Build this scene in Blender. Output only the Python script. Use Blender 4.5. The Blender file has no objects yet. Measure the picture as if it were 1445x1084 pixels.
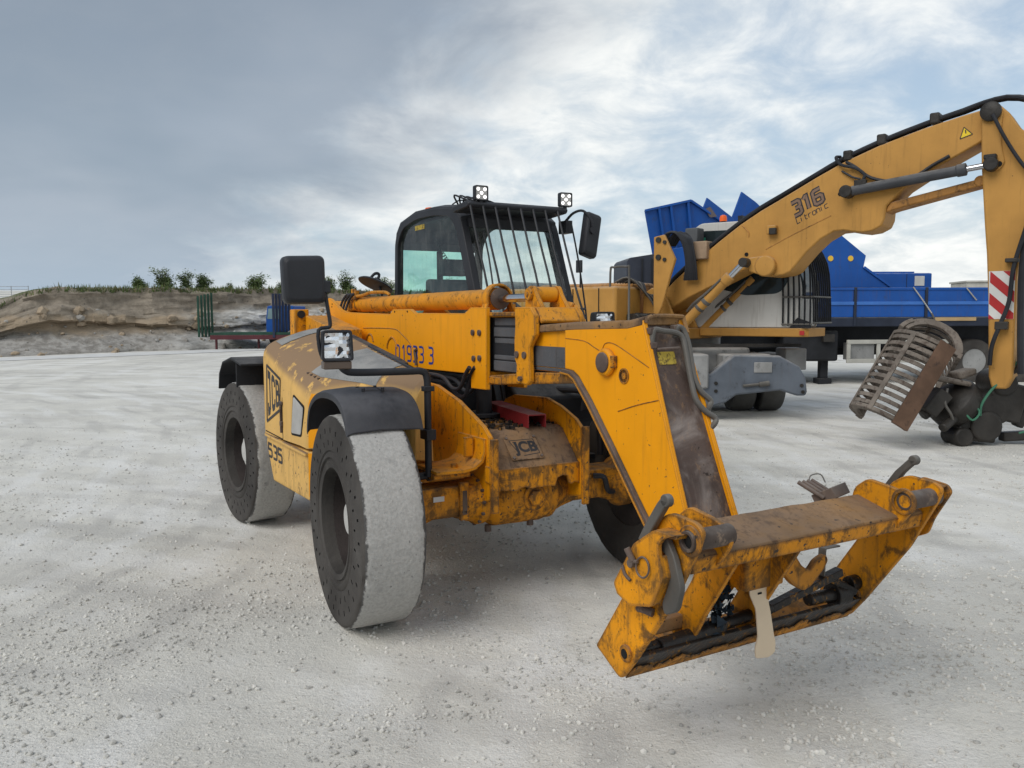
import bpy, bmesh, math, random
from mathutils import Vector, Matrix, noise
random.seed(7)
R = math.radians
scene = bpy.context.scene
COL = scene.collection

# ------------------------------------------------------------------ camera
CAM_H = 1.742
cd = bpy.data.cameras.new('camera'); cam = bpy.data.objects.new('camera', cd); COL.objects.link(cam)
cd.sensor_width = 36; cd.lens = 1153.86 * 36 / 1445; cd.clip_start = .05; cd.clip_end = 3000
cam.matrix_world = Matrix.Translation((0, 0, CAM_H)) @ Matrix.Rotation(math.pi/2 - .08252, 4, 'X') @ Matrix.Rotation(-.00458, 4, 'Z')
scene.camera = cam

# ------------------------------------------------------------------ node helper
class N:
    def __init__(s, tree): s.t = tree; s.n = tree.nodes; s.l = tree.links
    def new(s, kind, **kw):
        nd = s.n.new(kind)
        for k, v in kw.items():
            if k.startswith('i_'):
                s.put(nd.inputs[int(k[2:]) if k[2:].isdigit() else k[2:].replace('_', ' ')], v)
            else: setattr(nd, k, v)
        return nd
    def put(s, sock, v):
        if isinstance(v, bpy.types.NodeSocket): s.l.new(v, sock)
        elif isinstance(v, bpy.types.Node): s.l.new(v.outputs[0], sock)
        else:
            if sock.type == 'RGBA' and len(v) == 3: v = (*v, 1)
            sock.default_value = v
    def math(s, op, a, b=None, clamp=False):
        nd = s.new('ShaderNodeMath', operation=op, use_clamp=clamp); s.put(nd.inputs[0], a)
        if b is not None: s.put(nd.inputs[1], b)
        return nd.outputs[0]
    def mix(s, f, a, b, mode='MIX'):
        nd = s.new('ShaderNodeMix', data_type='RGBA', blend_type=mode)
        s.put(nd.inputs[0], f); s.put(nd.inputs[6], a); s.put(nd.inputs[7], b); return nd.outputs[2]
    def ramp(s, f, lo, hi, a=0., b=1.):
        nd = s.new('ShaderNodeMapRange', interpolation_type='SMOOTHSTEP'); s.put(nd.inputs[0], f)
        for i, v in enumerate((lo, hi, a, b)): nd.inputs[i+1].default_value = v
        return nd.outputs[0]
    def noise(s, vec, scale, detail=5, rough=.55, dist=0.):
        nd = s.new('ShaderNodeTexNoise'); 
        if vec is not None: s.put(nd.inputs['Vector'], vec)
        nd.inputs['Scale'].default_value = scale; nd.inputs['Detail'].default_value = detail
        nd.inputs['Roughness'].default_value = rough; nd.inputs['Distortion'].default_value = dist
        return nd.outputs[0]
    def scaled(s, vec, sc):
        nd = s.new('ShaderNodeVectorMath', operation='MULTIPLY'); s.put(nd.inputs[0], vec); nd.inputs[1].default_value = sc; return nd.outputs[0]

# ------------------------------------------------------------------ sky and sun
SUN_EL, SUN_AZ = R(43), R(-136)      # azimuth clockwise from +Y (the view direction)
world = bpy.data.worlds.new('World'); scene.world = world; world.use_nodes = True
w = N(world.node_tree); w.n.clear()
geo = w.new('ShaderNodeTexCoord').outputs['Generated']
sky = w.new('ShaderNodeTexSky', sky_type='NISHITA', sun_disc=False, sun_elevation=SUN_EL, sun_rotation=SUN_AZ, altitude=100, air_density=1., dust_density=2.2, ozone_density=1.)
sep = w.new('ShaderNodeSeparateXYZ', i_0=geo)
dx, dy, dz = sep.outputs
zz = w.math('MAXIMUM', dz, 0.)
den = w.math('ADD', zz, .30)
pv = w.new('ShaderNodeCombineXYZ', i_0=w.math('DIVIDE', dx, den), i_1=w.math('DIVIDE', dy, den), i_2=0.)
n_big = w.noise(pv, .9, 4, .5, .3); n_mid = w.noise(pv, 1.9, 7, .58, .3); n_fine = w.noise(pv, 5.2, 8, .6, .35)
n_soft = w.noise(w.scaled(pv, (.7, 1., 1.)), 1.1, 4, .5, .3)
# a broad smooth grey sheet whose edge runs across the view; bright broken cloud beyond its edge
edge = w.math('ADD', w.math('MULTIPLY', dx, -1.), w.math('MULTIPLY', w.math('SUBTRACT', zz, .29), 1.05))
edge = w.math('ADD', edge, w.math('MULTIPLY', w.math('SUBTRACT', n_mid, .5), .55))
edge = w.math('ADD', edge, w.math('MULTIPLY', w.math('SUBTRACT', n_fine, .5), .16))
sheet = w.ramp(edge, -.12, .16)
broken = w.ramp(w.math('ADD', n_big, w.math('MULTIPLY', n_fine, .45)), .54, .84)
clear = w.mix(w.ramp(zz, .0, .40, .80, .45), sky.outputs[0], (3.55, 4.35, 5.0))
white = w.mix(w.ramp(n_fine, .3, .7), (5.2, 5.5, 5.6), (7.1, 7.15, 6.95))
c1 = w.mix(w.math('MULTIPLY', broken, .95), clear, white)
grey_lo = w.mix(w.ramp(n_soft, .38, .62), (2.25, 2.75, 3.3), (2.75, 3.2, 3.75))
grey_hi = w.mix(w.ramp(n_soft, .38, .62), (1.65, 2.05, 2.6), (2.1, 2.5, 3.05))
grey = w.mix(w.ramp(zz, .08, .40), grey_lo, grey_hi)
low = w.mix(w.ramp(zz, .0, .13), (2.75, 3.4, 4.1), grey)
c2 = w.mix(w.math('MULTIPLY', sheet, .96), c1, low)
bg = w.new('ShaderNodeBackground', i_0=c2); bg.inputs[1].default_value = .1
w.l.new(bg.outputs[0], w.new('ShaderNodeOutputWorld').inputs[0])
sl = bpy.data.lights.new('sun', 'SUN'); sl.energy = 1.5; sl.angle = R(42); sl.color = (1, .965, .91)
sun = bpy.data.objects.new('sun', sl); COL.objects.link(sun)
sd = Vector((math.sin(SUN_AZ)*math.cos(SUN_EL), math.cos(SUN_AZ)*math.cos(SUN_EL), math.sin(SUN_EL)))
sun.rotation_euler = sd.to_track_quat('Z', 'Y').to_euler(); sun.location = sd * 60

vs = scene.view_settings
vs.view_transform = 'Standard'; vs.look = 'None'; vs.gamma = 1; vs.exposure = .55; vs.use_curve_mapping = False

# ------------------------------------------------------------------ mesh builder
class MB:
    dz = 0.
    def __init__(s): s.v = []; s.f = []; s.mi = []; s.m = 0
    def add(s, vs, fs):
        o = len(s.v); s.v += [tuple(p) for p in vs]; s.f += [[i+o for i in f] for f in fs]; s.mi += [s.m]*len(fs); return s
    def box(s, x0, x1, y0, y1, z0, z1):
        return s.add([(x, y, z) for x in (x0, x1) for y in (y0, y1) for z in (z0, z1)],
                     [(0,1,3,2),(4,6,7,5),(0,4,5,1),(2,3,7,6),(0,2,6,4),(1,5,7,3)])
    def obox(s, c, sz, M):
        return s.add([Vector(c)+M@Vector((a*sz[0]/2, b*sz[1]/2, d*sz[2]/2)) for a in (-1,1) for b in (-1,1) for d in (-1,1)],
                     [(0,1,3,2),(4,6,7,5),(0,4,5,1),(2,3,7,6),(0,2,6,4),(1,5,7,3)])
    def bar(s, p0, p1, wd, ht, up=(0,0,1)):
        p0, p1 = Vector(p0), Vector(p1); d = (p1-p0); L = d.length; d.normalize()
        sd_ = d.cross(Vector(up))
        if sd_.length < 1e-4: sd_ = d.cross(Vector((0,1,0)))
        sd_.normalize(); u = sd_.cross(d)
        return s.obox((p0+p1)/2, (L, wd, ht), Matrix((d, sd_, u)).transposed())
    def prism(s, pts, ax, a, b):
        k = {'y': lambda p, t: (p[0], t, p[1]), 'x': lambda p, t: (t, p[0], p[1]), 'z': lambda p, t: (p[0], p[1], t)}[ax]
        n = len(pts)
        return s.add([k(p, a) for p in pts]+[k(p, b) for p in pts],
                     [tuple(range(n)), tuple(range(2*n-1, n-1, -1))]+[(i, (i+1) % n, n+(i+1) % n, n+i) for i in range(n)])
    def loft(s, secs, closed=True, caps=True):
        n = len(secs[0]); vs = [p for q in secs for p in q]; fs = []
        for j in range(len(secs)-1):
            for i in range(n if closed else n-1):
                a, b = j*n+i, j*n+(i+1) % n; fs.append((a, b, b+n, a+n))
        if caps: fs += [tuple(range(n)), tuple(range(len(vs)-1, len(vs)-n-1, -1))]
        return s.add(vs, fs)
    def cyl(s, p0, p1, r, r1=None, n=20):
        p0, p1 = Vector(p0), Vector(p1); r1 = r if r1 is None else r1
        q = (p1-p0).to_track_quat('Z', 'Y').to_matrix()
        c = [Vector((math.cos(t*2*math.pi/n), math.sin(t*2*math.pi/n), 0)) for t in range(n)]
        return s.loft([[p0+q@(k*r) for k in c], [p1+q@(k*r1) for k in c]])
    def lathe(s, prof, o, axis, n=32, caps=True):
        q = Vector(axis).to_track_quat('Z', 'Y').to_matrix(); o = Vector(o)
        secs = [[o+q@Vector((r*math.cos(t*2*math.pi/n), r*math.sin(t*2*math.pi/n), h)) for t in range(n)] for r, h in prof]
        return s.loft(secs, True, caps)
    def tube(s, pts, r, n=8, sub=5, caps=True):
        P = [Vector(p) for p in pts]
        if sub > 1 and len(P) > 2:
            Q = []; ext = [2*P[0]-P[1]]+P+[2*P[-1]-P[-2]]
            for i in range(1, len(ext)-2):
                a, b, c, d = ext[i-1:i+3]
                for k in range(sub):
                    t = k/sub
                    Q.append(.5*((2*b)+(c-a)*t+(2*a-5*b+4*c-d)*t*t+(3*b-a-3*c+d)*t**3))
            P = Q+[P[-1]]
        secs = []; prev = None
        for i, p in enumerate(P):
            d = (P[min(i+1, len(P)-1)]-P[max(i-1, 0)]).normalized()
            u = d.orthogonal() if prev is None else (prev-d*prev.dot(d))
            u.normalize(); prev = u; v_ = d.cross(u)
            secs.append([p+(u*math.cos(t*2*math.pi/n)+v_*math.sin(t*2*math.pi/n))*r for t in range(n)])
        return s.loft(secs, True, caps)
    def sheet(s, poly, th, ax, a, b):
        P = [Vector(p) for p in poly]; up, dn = [], []
        for i, p in enumerate(P):
            d = (P[min(i+1, len(P)-1)]-P[max(i-1, 0)]).normalized(); nn = Vector((-d.y, d.x))*th/2
            up.append(p+nn); dn.append(p-nn)
        return s.prism(up+dn[::-1], ax, a, b)
    def each(s, name, mat, parent=None, **k):      # one object per connected piece
        up = list(range(len(s.v)))
        def fd(a):
            while up[a] != a: up[a] = up[up[a]]; a = up[a]
            return a
        for f in s.f:
            for i in f[1:]: up[fd(i)] = fd(f[0])
        grp = {}
        for f, mi in zip(s.f, s.mi): grp.setdefault(fd(f[0]), []).append((f, mi))
        out = []
        for fs in grp.values():
            q = MB(); ids = sorted({i for f, _ in fs for i in f}); mp = {o: n for n, o in enumerate(ids)}
            q.v = [s.v[i] for i in ids]; q.f = [[mp[i] for i in f] for f, _ in fs]; q.mi = [m for _, m in fs]; out.append(q.build(name, mat, parent, **k))
        return out
    def build(s, name, mat, parent=None, bevel=0., seg=2, ang=35, jit=0., loc=None):
        me = bpy.data.meshes.new(name); bm = bmesh.new()
        bv = [bm.verts.new((p[0], p[1], p[2]-MB.dz)) for p in s.v]
        for f, mi in zip(s.f, s.mi):
            try: fc = bm.faces.new([bv[i] for i in f]); fc.material_index = mi; fc.smooth = True
            except ValueError: pass
        bmesh.ops.recalc_face_normals(bm, faces=bm.faces)
        if jit:
            for v_ in bm.verts: v_.co += Vector(noise.noise_vector(v_.co*9))*jit
        for e in bm.edges: e.smooth = e.calc_face_angle(0) < R(ang)
        bm.to_mesh(me); bm.free()
        for m_ in (mat if isinstance(mat, (list, tuple)) else [mat]): me.materials.append(m_)
        o = bpy.data.objects.new(name, me); COL.objects.link(o); o.parent = parent
        if bevel:
            b = o.modifiers.new('bevel', 'BEVEL'); b.width = bevel; b.segments = seg; b.limit_method = 'ANGLE'; b.angle_limit = R(ang)
        return o

def thing(name, label, cat, loc=(0,0,0), rz=0., group=None):
    o = bpy.data.objects.new(name, None); COL.objects.link(o); o.location = loc; o.rotation_euler = (0, 0, rz)
    o.empty_display_size = .2; return tag(o, label, cat, group)
def tag(o, label, cat, group=None):
    o['label'] = label; o['category'] = cat
    if group: o['group'] = group
    return o
def struct(o): o['kind'] = 'structure'; return o
def stuff(o): o['kind'] = 'stuff'; return o
def dup(o, parent=None, M=None):
    c = o.copy(); COL.objects.link(c); c.parent = parent
    if M is not None: c.matrix_local = M
    for ch in o.children: dup(ch, c)
    return c
def arc(cx, cz, r, a0, a1, n): return [(cx+r*math.cos(R(a0+(a1-a0)*i/n)), cz+r*math.sin(R(a0+(a1-a0)*i/n))) for i in range(n+1)]
def round_poly(pts, rad, n=4):
    out = []; k = len(pts)
    for i in range(k):
        p0, p, p1 = Vector(pts[i-1]), Vector(pts[i]), Vector(pts[(i+1) % k])
        r = rad[i] if isinstance(rad, (list, tuple)) else rad
        a, b = (p0-p), (p1-p); d = min(r, a.length*.45, b.length*.45)
        if d < 1e-4: out.append(p); continue
        A, B = p+a.normalized()*d, p+b.normalized()*d
        for j in range(n+1):
            t = j/n; out.append(A*(1-t)**2+p*2*t*(1-t)+B*t*t)
    return out
def text(body, mat, parent, M, size, name='lettering', extrude=.0008, squash=1., bold=0.):
    cu = bpy.data.curves.new(name, 'FONT'); cu.body = body; cu.size = size; cu.extrude = extrude; cu.offset = bold
    cu.align_x = 'CENTER'; cu.align_y = 'CENTER'
    t = bpy.data.objects.new(name, cu); COL.objects.link(t)
    me = bpy.data.meshes.new_from_object(t); bpy.data.objects.remove(t)
    me.transform(Matrix.Diagonal((squash, 1, 1, 1))); me.materials.append(mat)
    o = bpy.data.objects.new(name, me); COL.objects.link(o); o.parent = parent; o.matrix_local = M; return o
def frame(o, x, y):        # matrix with origin o, text right x, text up y
    x = Vector(x).normalized(); y = Vector(y); y = (y-x*y.dot(x)).normalized(); z = x.cross(y)
    m = Matrix((x, y, z)).transposed().to_4x4(); m.translation = Vector(o); return m

GLYPH = {'3': [[(0,.97),(.48,.97),(.6,.88),(.6,.62),(.48,.52),(.2,.52)],[(.48,.52),(.6,.42),(.6,.12),(.48,.03),(0,.03)]], '1': [[(.08,.80),(.26,.97),(.34,.97),(.34,.03)]],
  '6': [[(.6,.97),(.12,.97),(0,.88),(0,.12),(.12,.03),(.48,.03),(.6,.12),(.6,.44),(.48,.54),(.06,.54)]], '9': [[(0,.03),(.48,.03),(.6,.12),(.6,.88),(.48,.97),(.12,.97),(0,.88),(0,.56),(.12,.46),(.54,.46)]],
  '0': [[(.30,.03),(.12,.03),(0,.14),(0,.86),(.12,.97),(.48,.97),(.6,.86),(.6,.14),(.48,.03),(.38,.03)]], '5': [[(.6,.97),(0,.97),(0,.56),(.48,.56),(.6,.46),(.6,.12),(.48,.03),(0,.03)]],
  'J': [[(.08,.93),(.62,.93)],[(.46,.86),(.46,.16),(.36,.06),(.06,.06),(.06,.26)]], 'C': [[(.58,.70),(.58,.84),(.48,.94),(.16,.94),(.06,.84),(.06,.16),(.16,.06),(.48,.06),(.58,.16),(.58,.30)]],
  'B': [[(.06,.0),(.06,1.)],[(.14,.94),(.44,.94),(.54,.84),(.54,.62),(.44,.52),(.14,.52)],[(.44,.52),(.56,.42),(.56,.16),(.46,.06),(.14,.06)]],
  'L': [[(0,1),(0,0),(.5,0)]], 'i': [[(.1,.0),(.1,.68)],[(.1,.86),(.1,.98)]], 't': [[(.1,.9),(.1,.1),(.2,0),(.4,0)],[(.0,.62),(.4,.62)]], 'r': [[(0,0),(0,.68)],[(.0,.5),(.15,.66),(.4,.66)]], 'o': [[(.08,0),(0,.1),(0,.58),(.08,.66),(.42,.66),(.5,.58),(.5,.1),(.42,0),(.06,0)]], 'n': [[(0,0),(0,.66),(.40,.66),(.5,.56),(.5,0)]], 'c': [[(.5,.66),(.08,.66),(0,.58),(0,.1),(.08,0),(.5,0)]]}
def lettering(body, fn, mat, parent, wd, adv=.85, name='lettering', th=.0012, soft=0):
    # ribbon letters; fn maps (u, v) in letter units to a point, th is how far the paint stands proud
    q = MB(); nl = len(body)
    for ci, ch in enumerate(body):
        for k, pl_ in enumerate(GLYPH.get(ch, [])):
            P_ = [Vector((x+ci*adv, y)) for x, y in pl_]; up, dn = [], []
            for _ in range(soft if len(P_) > 2 else 0): P_ = [P_[0]]+[q_ for a_, b_ in zip(P_[:-1], P_[1:]) for q_ in (a_*.75+b_*.25, a_*.25+b_*.75)]+[P_[-1]]
            for i, pt in enumerate(P_):
                d0 = (pt-P_[i-1]).normalized() if i else (P_[1]-P_[0]).normalized(); d1 = (P_[i+1]-pt).normalized() if i < len(P_)-1 else d0
                n0, n1 = Vector((-d0.y, d0.x)), Vector((-d1.y, d1.x)); m_ = (n0+n1).normalized(); m_ = m_*(wd/2/max(.45, m_.dot(n0))); up.append(pt+m_); dn.append(pt-m_)
            for i in range(len(P_)-1):
                q.add([fn(a.x, a.y, th+k*.0004) for a in (up[i], up[i+1], dn[i+1], dn[i])], [(0,1,2,3)])
    return q.build(name, mat, parent)
# ------------------------------------------------------------------ materials
def mat(name, base, rough=.5, metal=0., var=.12, dirt=None, spots=None, streak=0., dust=0., dsharp=(.25,.65), dnz=(.25,.95), edge=None, bump=.15, bscale=60., coat=0., dustcol=(.47,.45,.42), grime=None, gscale=1.7):
    m = bpy.data.materials.new(name); m.use_nodes = True; k = N(m.node_tree)
    b = k.n['Principled BSDF']; b.inputs['Specular IOR Level'].default_value = .25; tc = k.new('ShaderNodeTexCoord').outputs['Object']
    c = k.mix(k.ramp(k.noise(tc, 2.3, 6), .3, .7), [x*(1-var) for x in base], [min(1, x*(1+var)) for x in base])
    rg = rough
    if streak:
        st = k.ramp(k.noise(k.scaled(tc, (9, 9, .7)), 2.2, 6, .6), .52, .75)
        c = k.mix(k.math('MULTIPLY', st, streak), c, (.10, .055, .02))
    if dirt:
        dc, amt, sc = dirt
        d = k.math('ADD', k.math('MULTIPLY', k.noise(tc, sc, 9, .72, .8), .62), k.math('MULTIPLY', k.noise(k.scaled(tc, (1, 1, .45)), sc*4.3, 8, .7), .38))
        msk = k.ramp(d, .655-.34*amt, .775-.34*amt)
        c = k.mix(k.math('MULTIPLY', msk, .88), c, dc); rg = k.math('ADD', k.math('MULTIPLY', msk, .3), rough, True)
    if grime:                     # grey-brown film settled in patches
        gc, amt = grime
        c = k.mix(k.math('MULTIPLY', k.ramp(k.noise(tc, gscale, 7, .6, .6), .42, .72), amt), c, gc)
    if spots:
        sc_, amt, spc = spots
        sp = k.ramp(k.noise(tc, sc_, 3, .5), .74-amt, .77-amt)
        c = k.mix(sp, c, spc)
    if edge:
        bn = k.new('ShaderNodeBevel', samples=4); bn.inputs[0].default_value = edge[1]
        dp = k.new('ShaderNodeVectorMath', operation='DOT_PRODUCT'); k.put(dp.inputs[0], bn.outputs[0])
        gm = k.new('ShaderNodeNewGeometry'); k.put(dp.inputs[1], gm.outputs['Normal'])
        em = k.math('SUBTRACT', 1., dp.outputs['Value'])
        em = k.ramp(k.math('MULTIPLY', em, k.math('ADD', k.noise(tc, 26, 5, .7), .25)), .015, .09)
        c = k.mix(k.math('MULTIPLY', em, .85), c, edge[0])
    if dust:
        gm = k.new('ShaderNodeNewGeometry'); nz = k.new('ShaderNodeSeparateXYZ', i_0=gm.outputs['Normal']).outputs[2]
        dm = k.math('MULTIPLY', k.ramp(nz, *dnz), k.ramp(k.noise(tc, 7, 6, .65), *dsharp))
        dm = k.math('MULTIPLY', dm, dust, True)
        c = k.mix(dm, c, dustcol); rg = k.math('ADD', k.math('MULTIPLY', dm, .4), rg, True)
    k.put(b.inputs['Base Color'], c); k.put(b.inputs['Roughness'], rg); b.inputs['Metallic'].default_value = metal
    if coat: b.inputs['Coat Weight'].default_value = coat
    if bump:
        bp = k.new('ShaderNodeBump'); bp.inputs['Strength'].default_value = bump; bp.inputs['Distance'].default_value = .01
        k.put(bp.inputs['Height'], k.noise(tc, bscale, 5, .6)); k.put(b.inputs['Normal'], bp)
    return m
def glass(name, tint, rough=.03, alpha=.35, dirt=.3):
    m = bpy.data.materials.new(name); m.use_nodes = True; k = N(m.node_tree); b = k.n['Principled BSDF']
    tc = k.new('ShaderNodeTexCoord').outputs['Object']
    k.put(b.inputs['Base Color'], tint); b.inputs['Roughness'].default_value = rough
    tr = k.new('ShaderNodeBsdfTransparent', i_0=tint); gl = k.new('ShaderNodeBsdfGlossy'); gl.inputs['Roughness'].default_value = rough
    lw = k.new('ShaderNodeLayerWeight'); lw.inputs[0].default_value = .5
    fr = k.math('ADD', k.math('MULTIPLY', k.math('POWER', lw.outputs['Facing'], 5.), .9), .05)
    s1 = k.new('ShaderNodeMixShader'); k.put(s1.inputs[0], fr); k.put(s1.inputs[1], tr); k.put(s1.inputs[2], gl)
    df = k.new('ShaderNodeBsdfDiffuse'); df.inputs[0].default_value = (.5, .52, .5, 1)
    st = k.ramp(k.noise(k.scaled(tc, (14, 14, .8)), 2.6, 6, .6), .4, .8); sp = k.ramp(k.noise(tc, 9, 6, .6), .35, .8)
    s2 = k.new('ShaderNodeMixShader'); k.put(s2.inputs[0], k.math('MULTIPLY', k.math('ADD', st, sp), dirt*.5)); k.put(s2.inputs[1], s1); k.put(s2.inputs[2], df)
    k.put(k.n['Material Output'].inputs[0], s2); return m

DARKDIRT = (.07, .045, .03)
M = {}
M['yellow'] = mat('yellow_paint', (.80, .315, .002), .55, var=.06, dirt=((.26,.13,.02), .18, 5), streak=.22, dust=.35, edge=((.09,.055,.035), .014), spots=(42, .03, (.07,.045,.03)), bump=.08, dustcol=(.36,.26,.15))
M['yellow_dirty'] = mat('oily_yellow_paint', (.66, .25, .003), .58, dirt=((.075,.045,.022), .60, 6.5), streak=.75, dust=.6, edge=((.06,.04,.028), .024), spots=(34, .09, (.05,.035,.025)), bump=.3, bscale=35, dustcol=(.26,.18,.11), grime=((.22,.11,.03), .55))
M['yellow_worn'] = mat('rubbed_yellow_paint', (.75, .29, .002), .55, dirt=((.10,.055,.02), .44, 7), streak=.62, dust=.5, edge=((.075,.048,.03), .02), spots=(38, .06, (.06,.04,.025)), bump=.18, dustcol=(.30,.21,.12), grime=((.34,.16,.02), .4))
M['yellow_carriage'] = mat('scarred_yellow_paint', (.74, .285, .002), .56, dirt=((.085,.048,.02), .53, 8), streak=.7, dust=.5, edge=((.06,.04,.028), .026), spots=(52, .055, (.07,.045,.025)), bump=.22, dustcol=(.26,.18,.11), grime=((.30,.14,.02), .5))
M['yellow_faded'] = mat('sun_bleached_yellow_paint', (.66, .40, .12), .62, var=.08, dirt=((.45,.31,.13), .30, 5), spots=(38, .04, (.16,.10,.06)), dust=1., dsharp=(.36,.44), dnz=(.18,.55), dustcol=(.265,.175,.105), bump=.06, edge=((.30,.2,.1), .01), streak=.2)
M['yellow_faded_low'] = mat('scuffed_bleached_paint', (.66, .40, .12), .65, var=.1, dirt=((.27,.17,.08), .42, 8), spots=(30, .06, (.13,.08,.05)), streak=.35, bump=.08, edge=((.2,.13,.07), .012))
M['brown_grease'] = mat('greasy_brown_steel', (.085, .06, .05), .58, var=.45, dirt=((.24,.17,.12), .38, 11), spots=(24, .04, (.035,.025,.02)), grime=((.19,.15,.12), .45), dust=.25, bump=.35, bscale=30)
M['nose_steel'] = mat('scraped_brown_steel', (.080, .056, .047), .6, var=.4, dirt=((.25,.15,.08), .40, 9), spots=(26, .05, (.035,.025,.02)), grime=((.40,.35,.32), .8), gscale=4.2, bump=.4, bscale=30)
M['dusty_steel'] = mat('dusty_brown_steel', (.20, .125, .07), .7, var=.3, dirt=((.05,.035,.03), .50, 7), spots=(40, .08, (.04,.03,.025)), grime=((.42,.21,.05), .5), dust=.45, dustcol=(.22,.16,.12), bump=.35, bscale=40)
M['black'] = mat('black_plastic', (.022, .023, .027), .48, var=.3, dust=.18, bump=.1, bscale=90, dustcol=(.22,.22,.23))
M['fender'] = mat('dusty_black_fender_rubber', (.035, .036, .042), .55, var=.25, dust=.28, bump=.12, bscale=70, dustcol=(.20,.20,.215), grime=((.10,.10,.105), .5))
M['black_dull'] = mat('dull_black_paint', (.018, .019, .022), .7, var=.3, dust=.2, bump=.15)
M['pad'] = mat('grey_wear_pad', (.085, .088, .095), .45, var=.3, dirt=((.03,.03,.032), .35, 5), streak=.2, bump=.2)
M['steel'] = mat('grey_pipe_steel', (.115, .108, .098), .55, metal=.2, var=.25, dirt=((.07,.055,.045), .3, 14), dust=.3, bump=.15)
M['chrome'] = mat('ram_rod_chrome', (.62, .63, .65), .14, metal=1., var=.05, bump=0, dirt=((.25,.24,.23), .1, 10))
M['red'] = mat('red_paint', (.20, .018, .02), .5, dust=.55, dirt=(DARKDIRT, .25, 9), dustcol=(.16,.12,.10))
M['oil'] = mat('oily_black_steel', (.018, .016, .015), .38, var=.4, dirt=((.46,.20,.012), .40, 10), bump=.5, bscale=34)
M['rubber'] = mat('tyre_rubber', (.052, .047, .043), .85, var=.25, grime=((.12,.112,.102), .6), bump=.3, bscale=50)
M['hole'] = mat('dark_hole', (.012, .012, .012), .9, bump=0)
M['rim'] = mat('grimy_dark_rim', (.035, .028, .026), .7, var=.4, dirt=((.12,.10,.09), .25, 6), bump=.3)
M['hub'] = mat('chalky_hub', (.42, .41, .39), .85, var=.2, dirt=((.16,.15,.14), .25, 9), bump=.3)
M['lens'] = mat('headlamp_reflector', (.75, .77, .8), .16, metal=.85, var=.15, bump=.35, bscale=20)
M['tan'] = mat('pale_cream_board', (.62, .50, .36), .75, var=.06, spots=(22, .01, (.3,.22,.14)), bump=.05)
M['orange'] = mat('orange_plastic', (.75, .12, .02), .35, bump=0)
M['blue_ink'] = mat('blue_painted_digits', (.018, .05, .24), .55, bump=0)
M['logo'] = mat('black_lettering', (.035, .033, .035), .55, var=.3, bump=0)
M['mesh_grey'] = mat('grey_perforated_mesh', (.20, .205, .205), .65, var=.12, spots=(160, .12, (.10,.10,.10)), dust=.4, bump=.4, bscale=160)
M['liner'] = mat('dark_cab_lining', (.035, .036, .040), .8, bump=0)
M['glass'] = glass('green_cab_glass', (.64, .88, .815), dirt=.16)
M['glass_clear'] = glass('dusty_windscreen_glass', (.86, .93, .91), dirt=.22)
M['silver'] = mat('data_plate', (.5, .5, .5), .45, metal=.5, bump=0)
M['sticker'] = mat('yellow_sticker', (.45, .33, .05), .55, bump=0, dirt=((.07,.05,.03), .55, 34))
M['blue_rag'] = mat('dirty_blue_plastic', (.03, .045, .062), .7, var=.6, bump=.3)
def led():
    m = bpy.data.materials.new('lit_work_lamp'); m.use_nodes = True; b = m.node_tree.nodes['Principled BSDF']
    b.inputs['Base Color'].default_value = (.9, .9, .9, 1); b.inputs['Emission Color'].default_value = (1, .97, .93, 1); b.inputs['Emission Strength'].default_value = 1.1; return m
M['led'] = led()
def tread_mat():
    m = bpy.data.materials.new('chalk_dusted_tread'); m.use_nodes = True; k = N(m.node_tree); b = k.n['Principled BSDF']
    tc = k.new('ShaderNodeTexCoord').outputs['Object']
    s = k.new('ShaderNodeSeparateXYZ', i_0=tc)
    ya = k.math('ABSOLUTE', s.outputs[1])
    big = k.noise(tc, 11, 6, .7, .5); fine = k.noise(tc, 55, 7, .7)
    e = k.math('ADD', ya, k.math('MULTIPLY', k.math('SUBTRACT', big, .5), .075))
    rub = k.ramp(e, .147, .160)
    chalk = k.mix(k.ramp(fine, .35, .65), (.335,.33,.315), (.435,.428,.41))
    chalk = k.mix(k.ramp(k.noise(tc, 5, 6, .6), .60, .75), chalk, (.22,.22,.215))
    chalk = k.mix(k.ramp(k.noise(tc, 34, 2), .70, .74), chalk, (.20,.20,.195))
    c = k.mix(rub, chalk, (.075,.072,.07))
    k.put(b.inputs['Base Color'], c); b.inputs['Roughness'].default_value = .9
    bp = k.new('ShaderNodeBump'); bp.inputs['Strength'].default_value = .5; bp.inputs['Distance'].default_value = .012
    k.put(bp.inputs['Height'], k.math('ADD', fine, big)); k.put(b.inputs['Normal'], bp); return m
M['tread'] = tread_mat()

# ================================================================== GROUND
def smooth01(t): t = max(0., min(1., t)); return t*t*(3-2*t)
def gbase(x, y): return .017*max(0., min(y, 34.)-7) if y > 7 else 0.
def gz(x, y):
    near = 1-smooth01((math.hypot(x, y-6)-12)/10)
    h = gbase(x, y)
    h += .030*noise.noise((x*.16, y*.16, 3.1))*smooth01((math.hypot(x+.5, y-5.5)-1.2)/3)
    if near > 0:
        h += near*(.015*noise.noise((x*1.1, y*1.1, .3))+.009*noise.noise((x*4.3, y*4.3, 5.))+.006*noise.noise((x*11, y*11, 9.)))
    return h
def axis_pts(lo, hi, step, far, grow=1.16):
    p = [lo+i*step for i in range(int((hi-lo)/step)+1)]
    for sgn in (-1, 1):
        q = p[-1] if sgn > 0 else p[0]; st = step; ext = []
        while abs(q) < far: st *= grow; q += sgn*st; ext.append(q)
        p = p+ext if sgn > 0 else ext[::-1]+p
    return p
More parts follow.
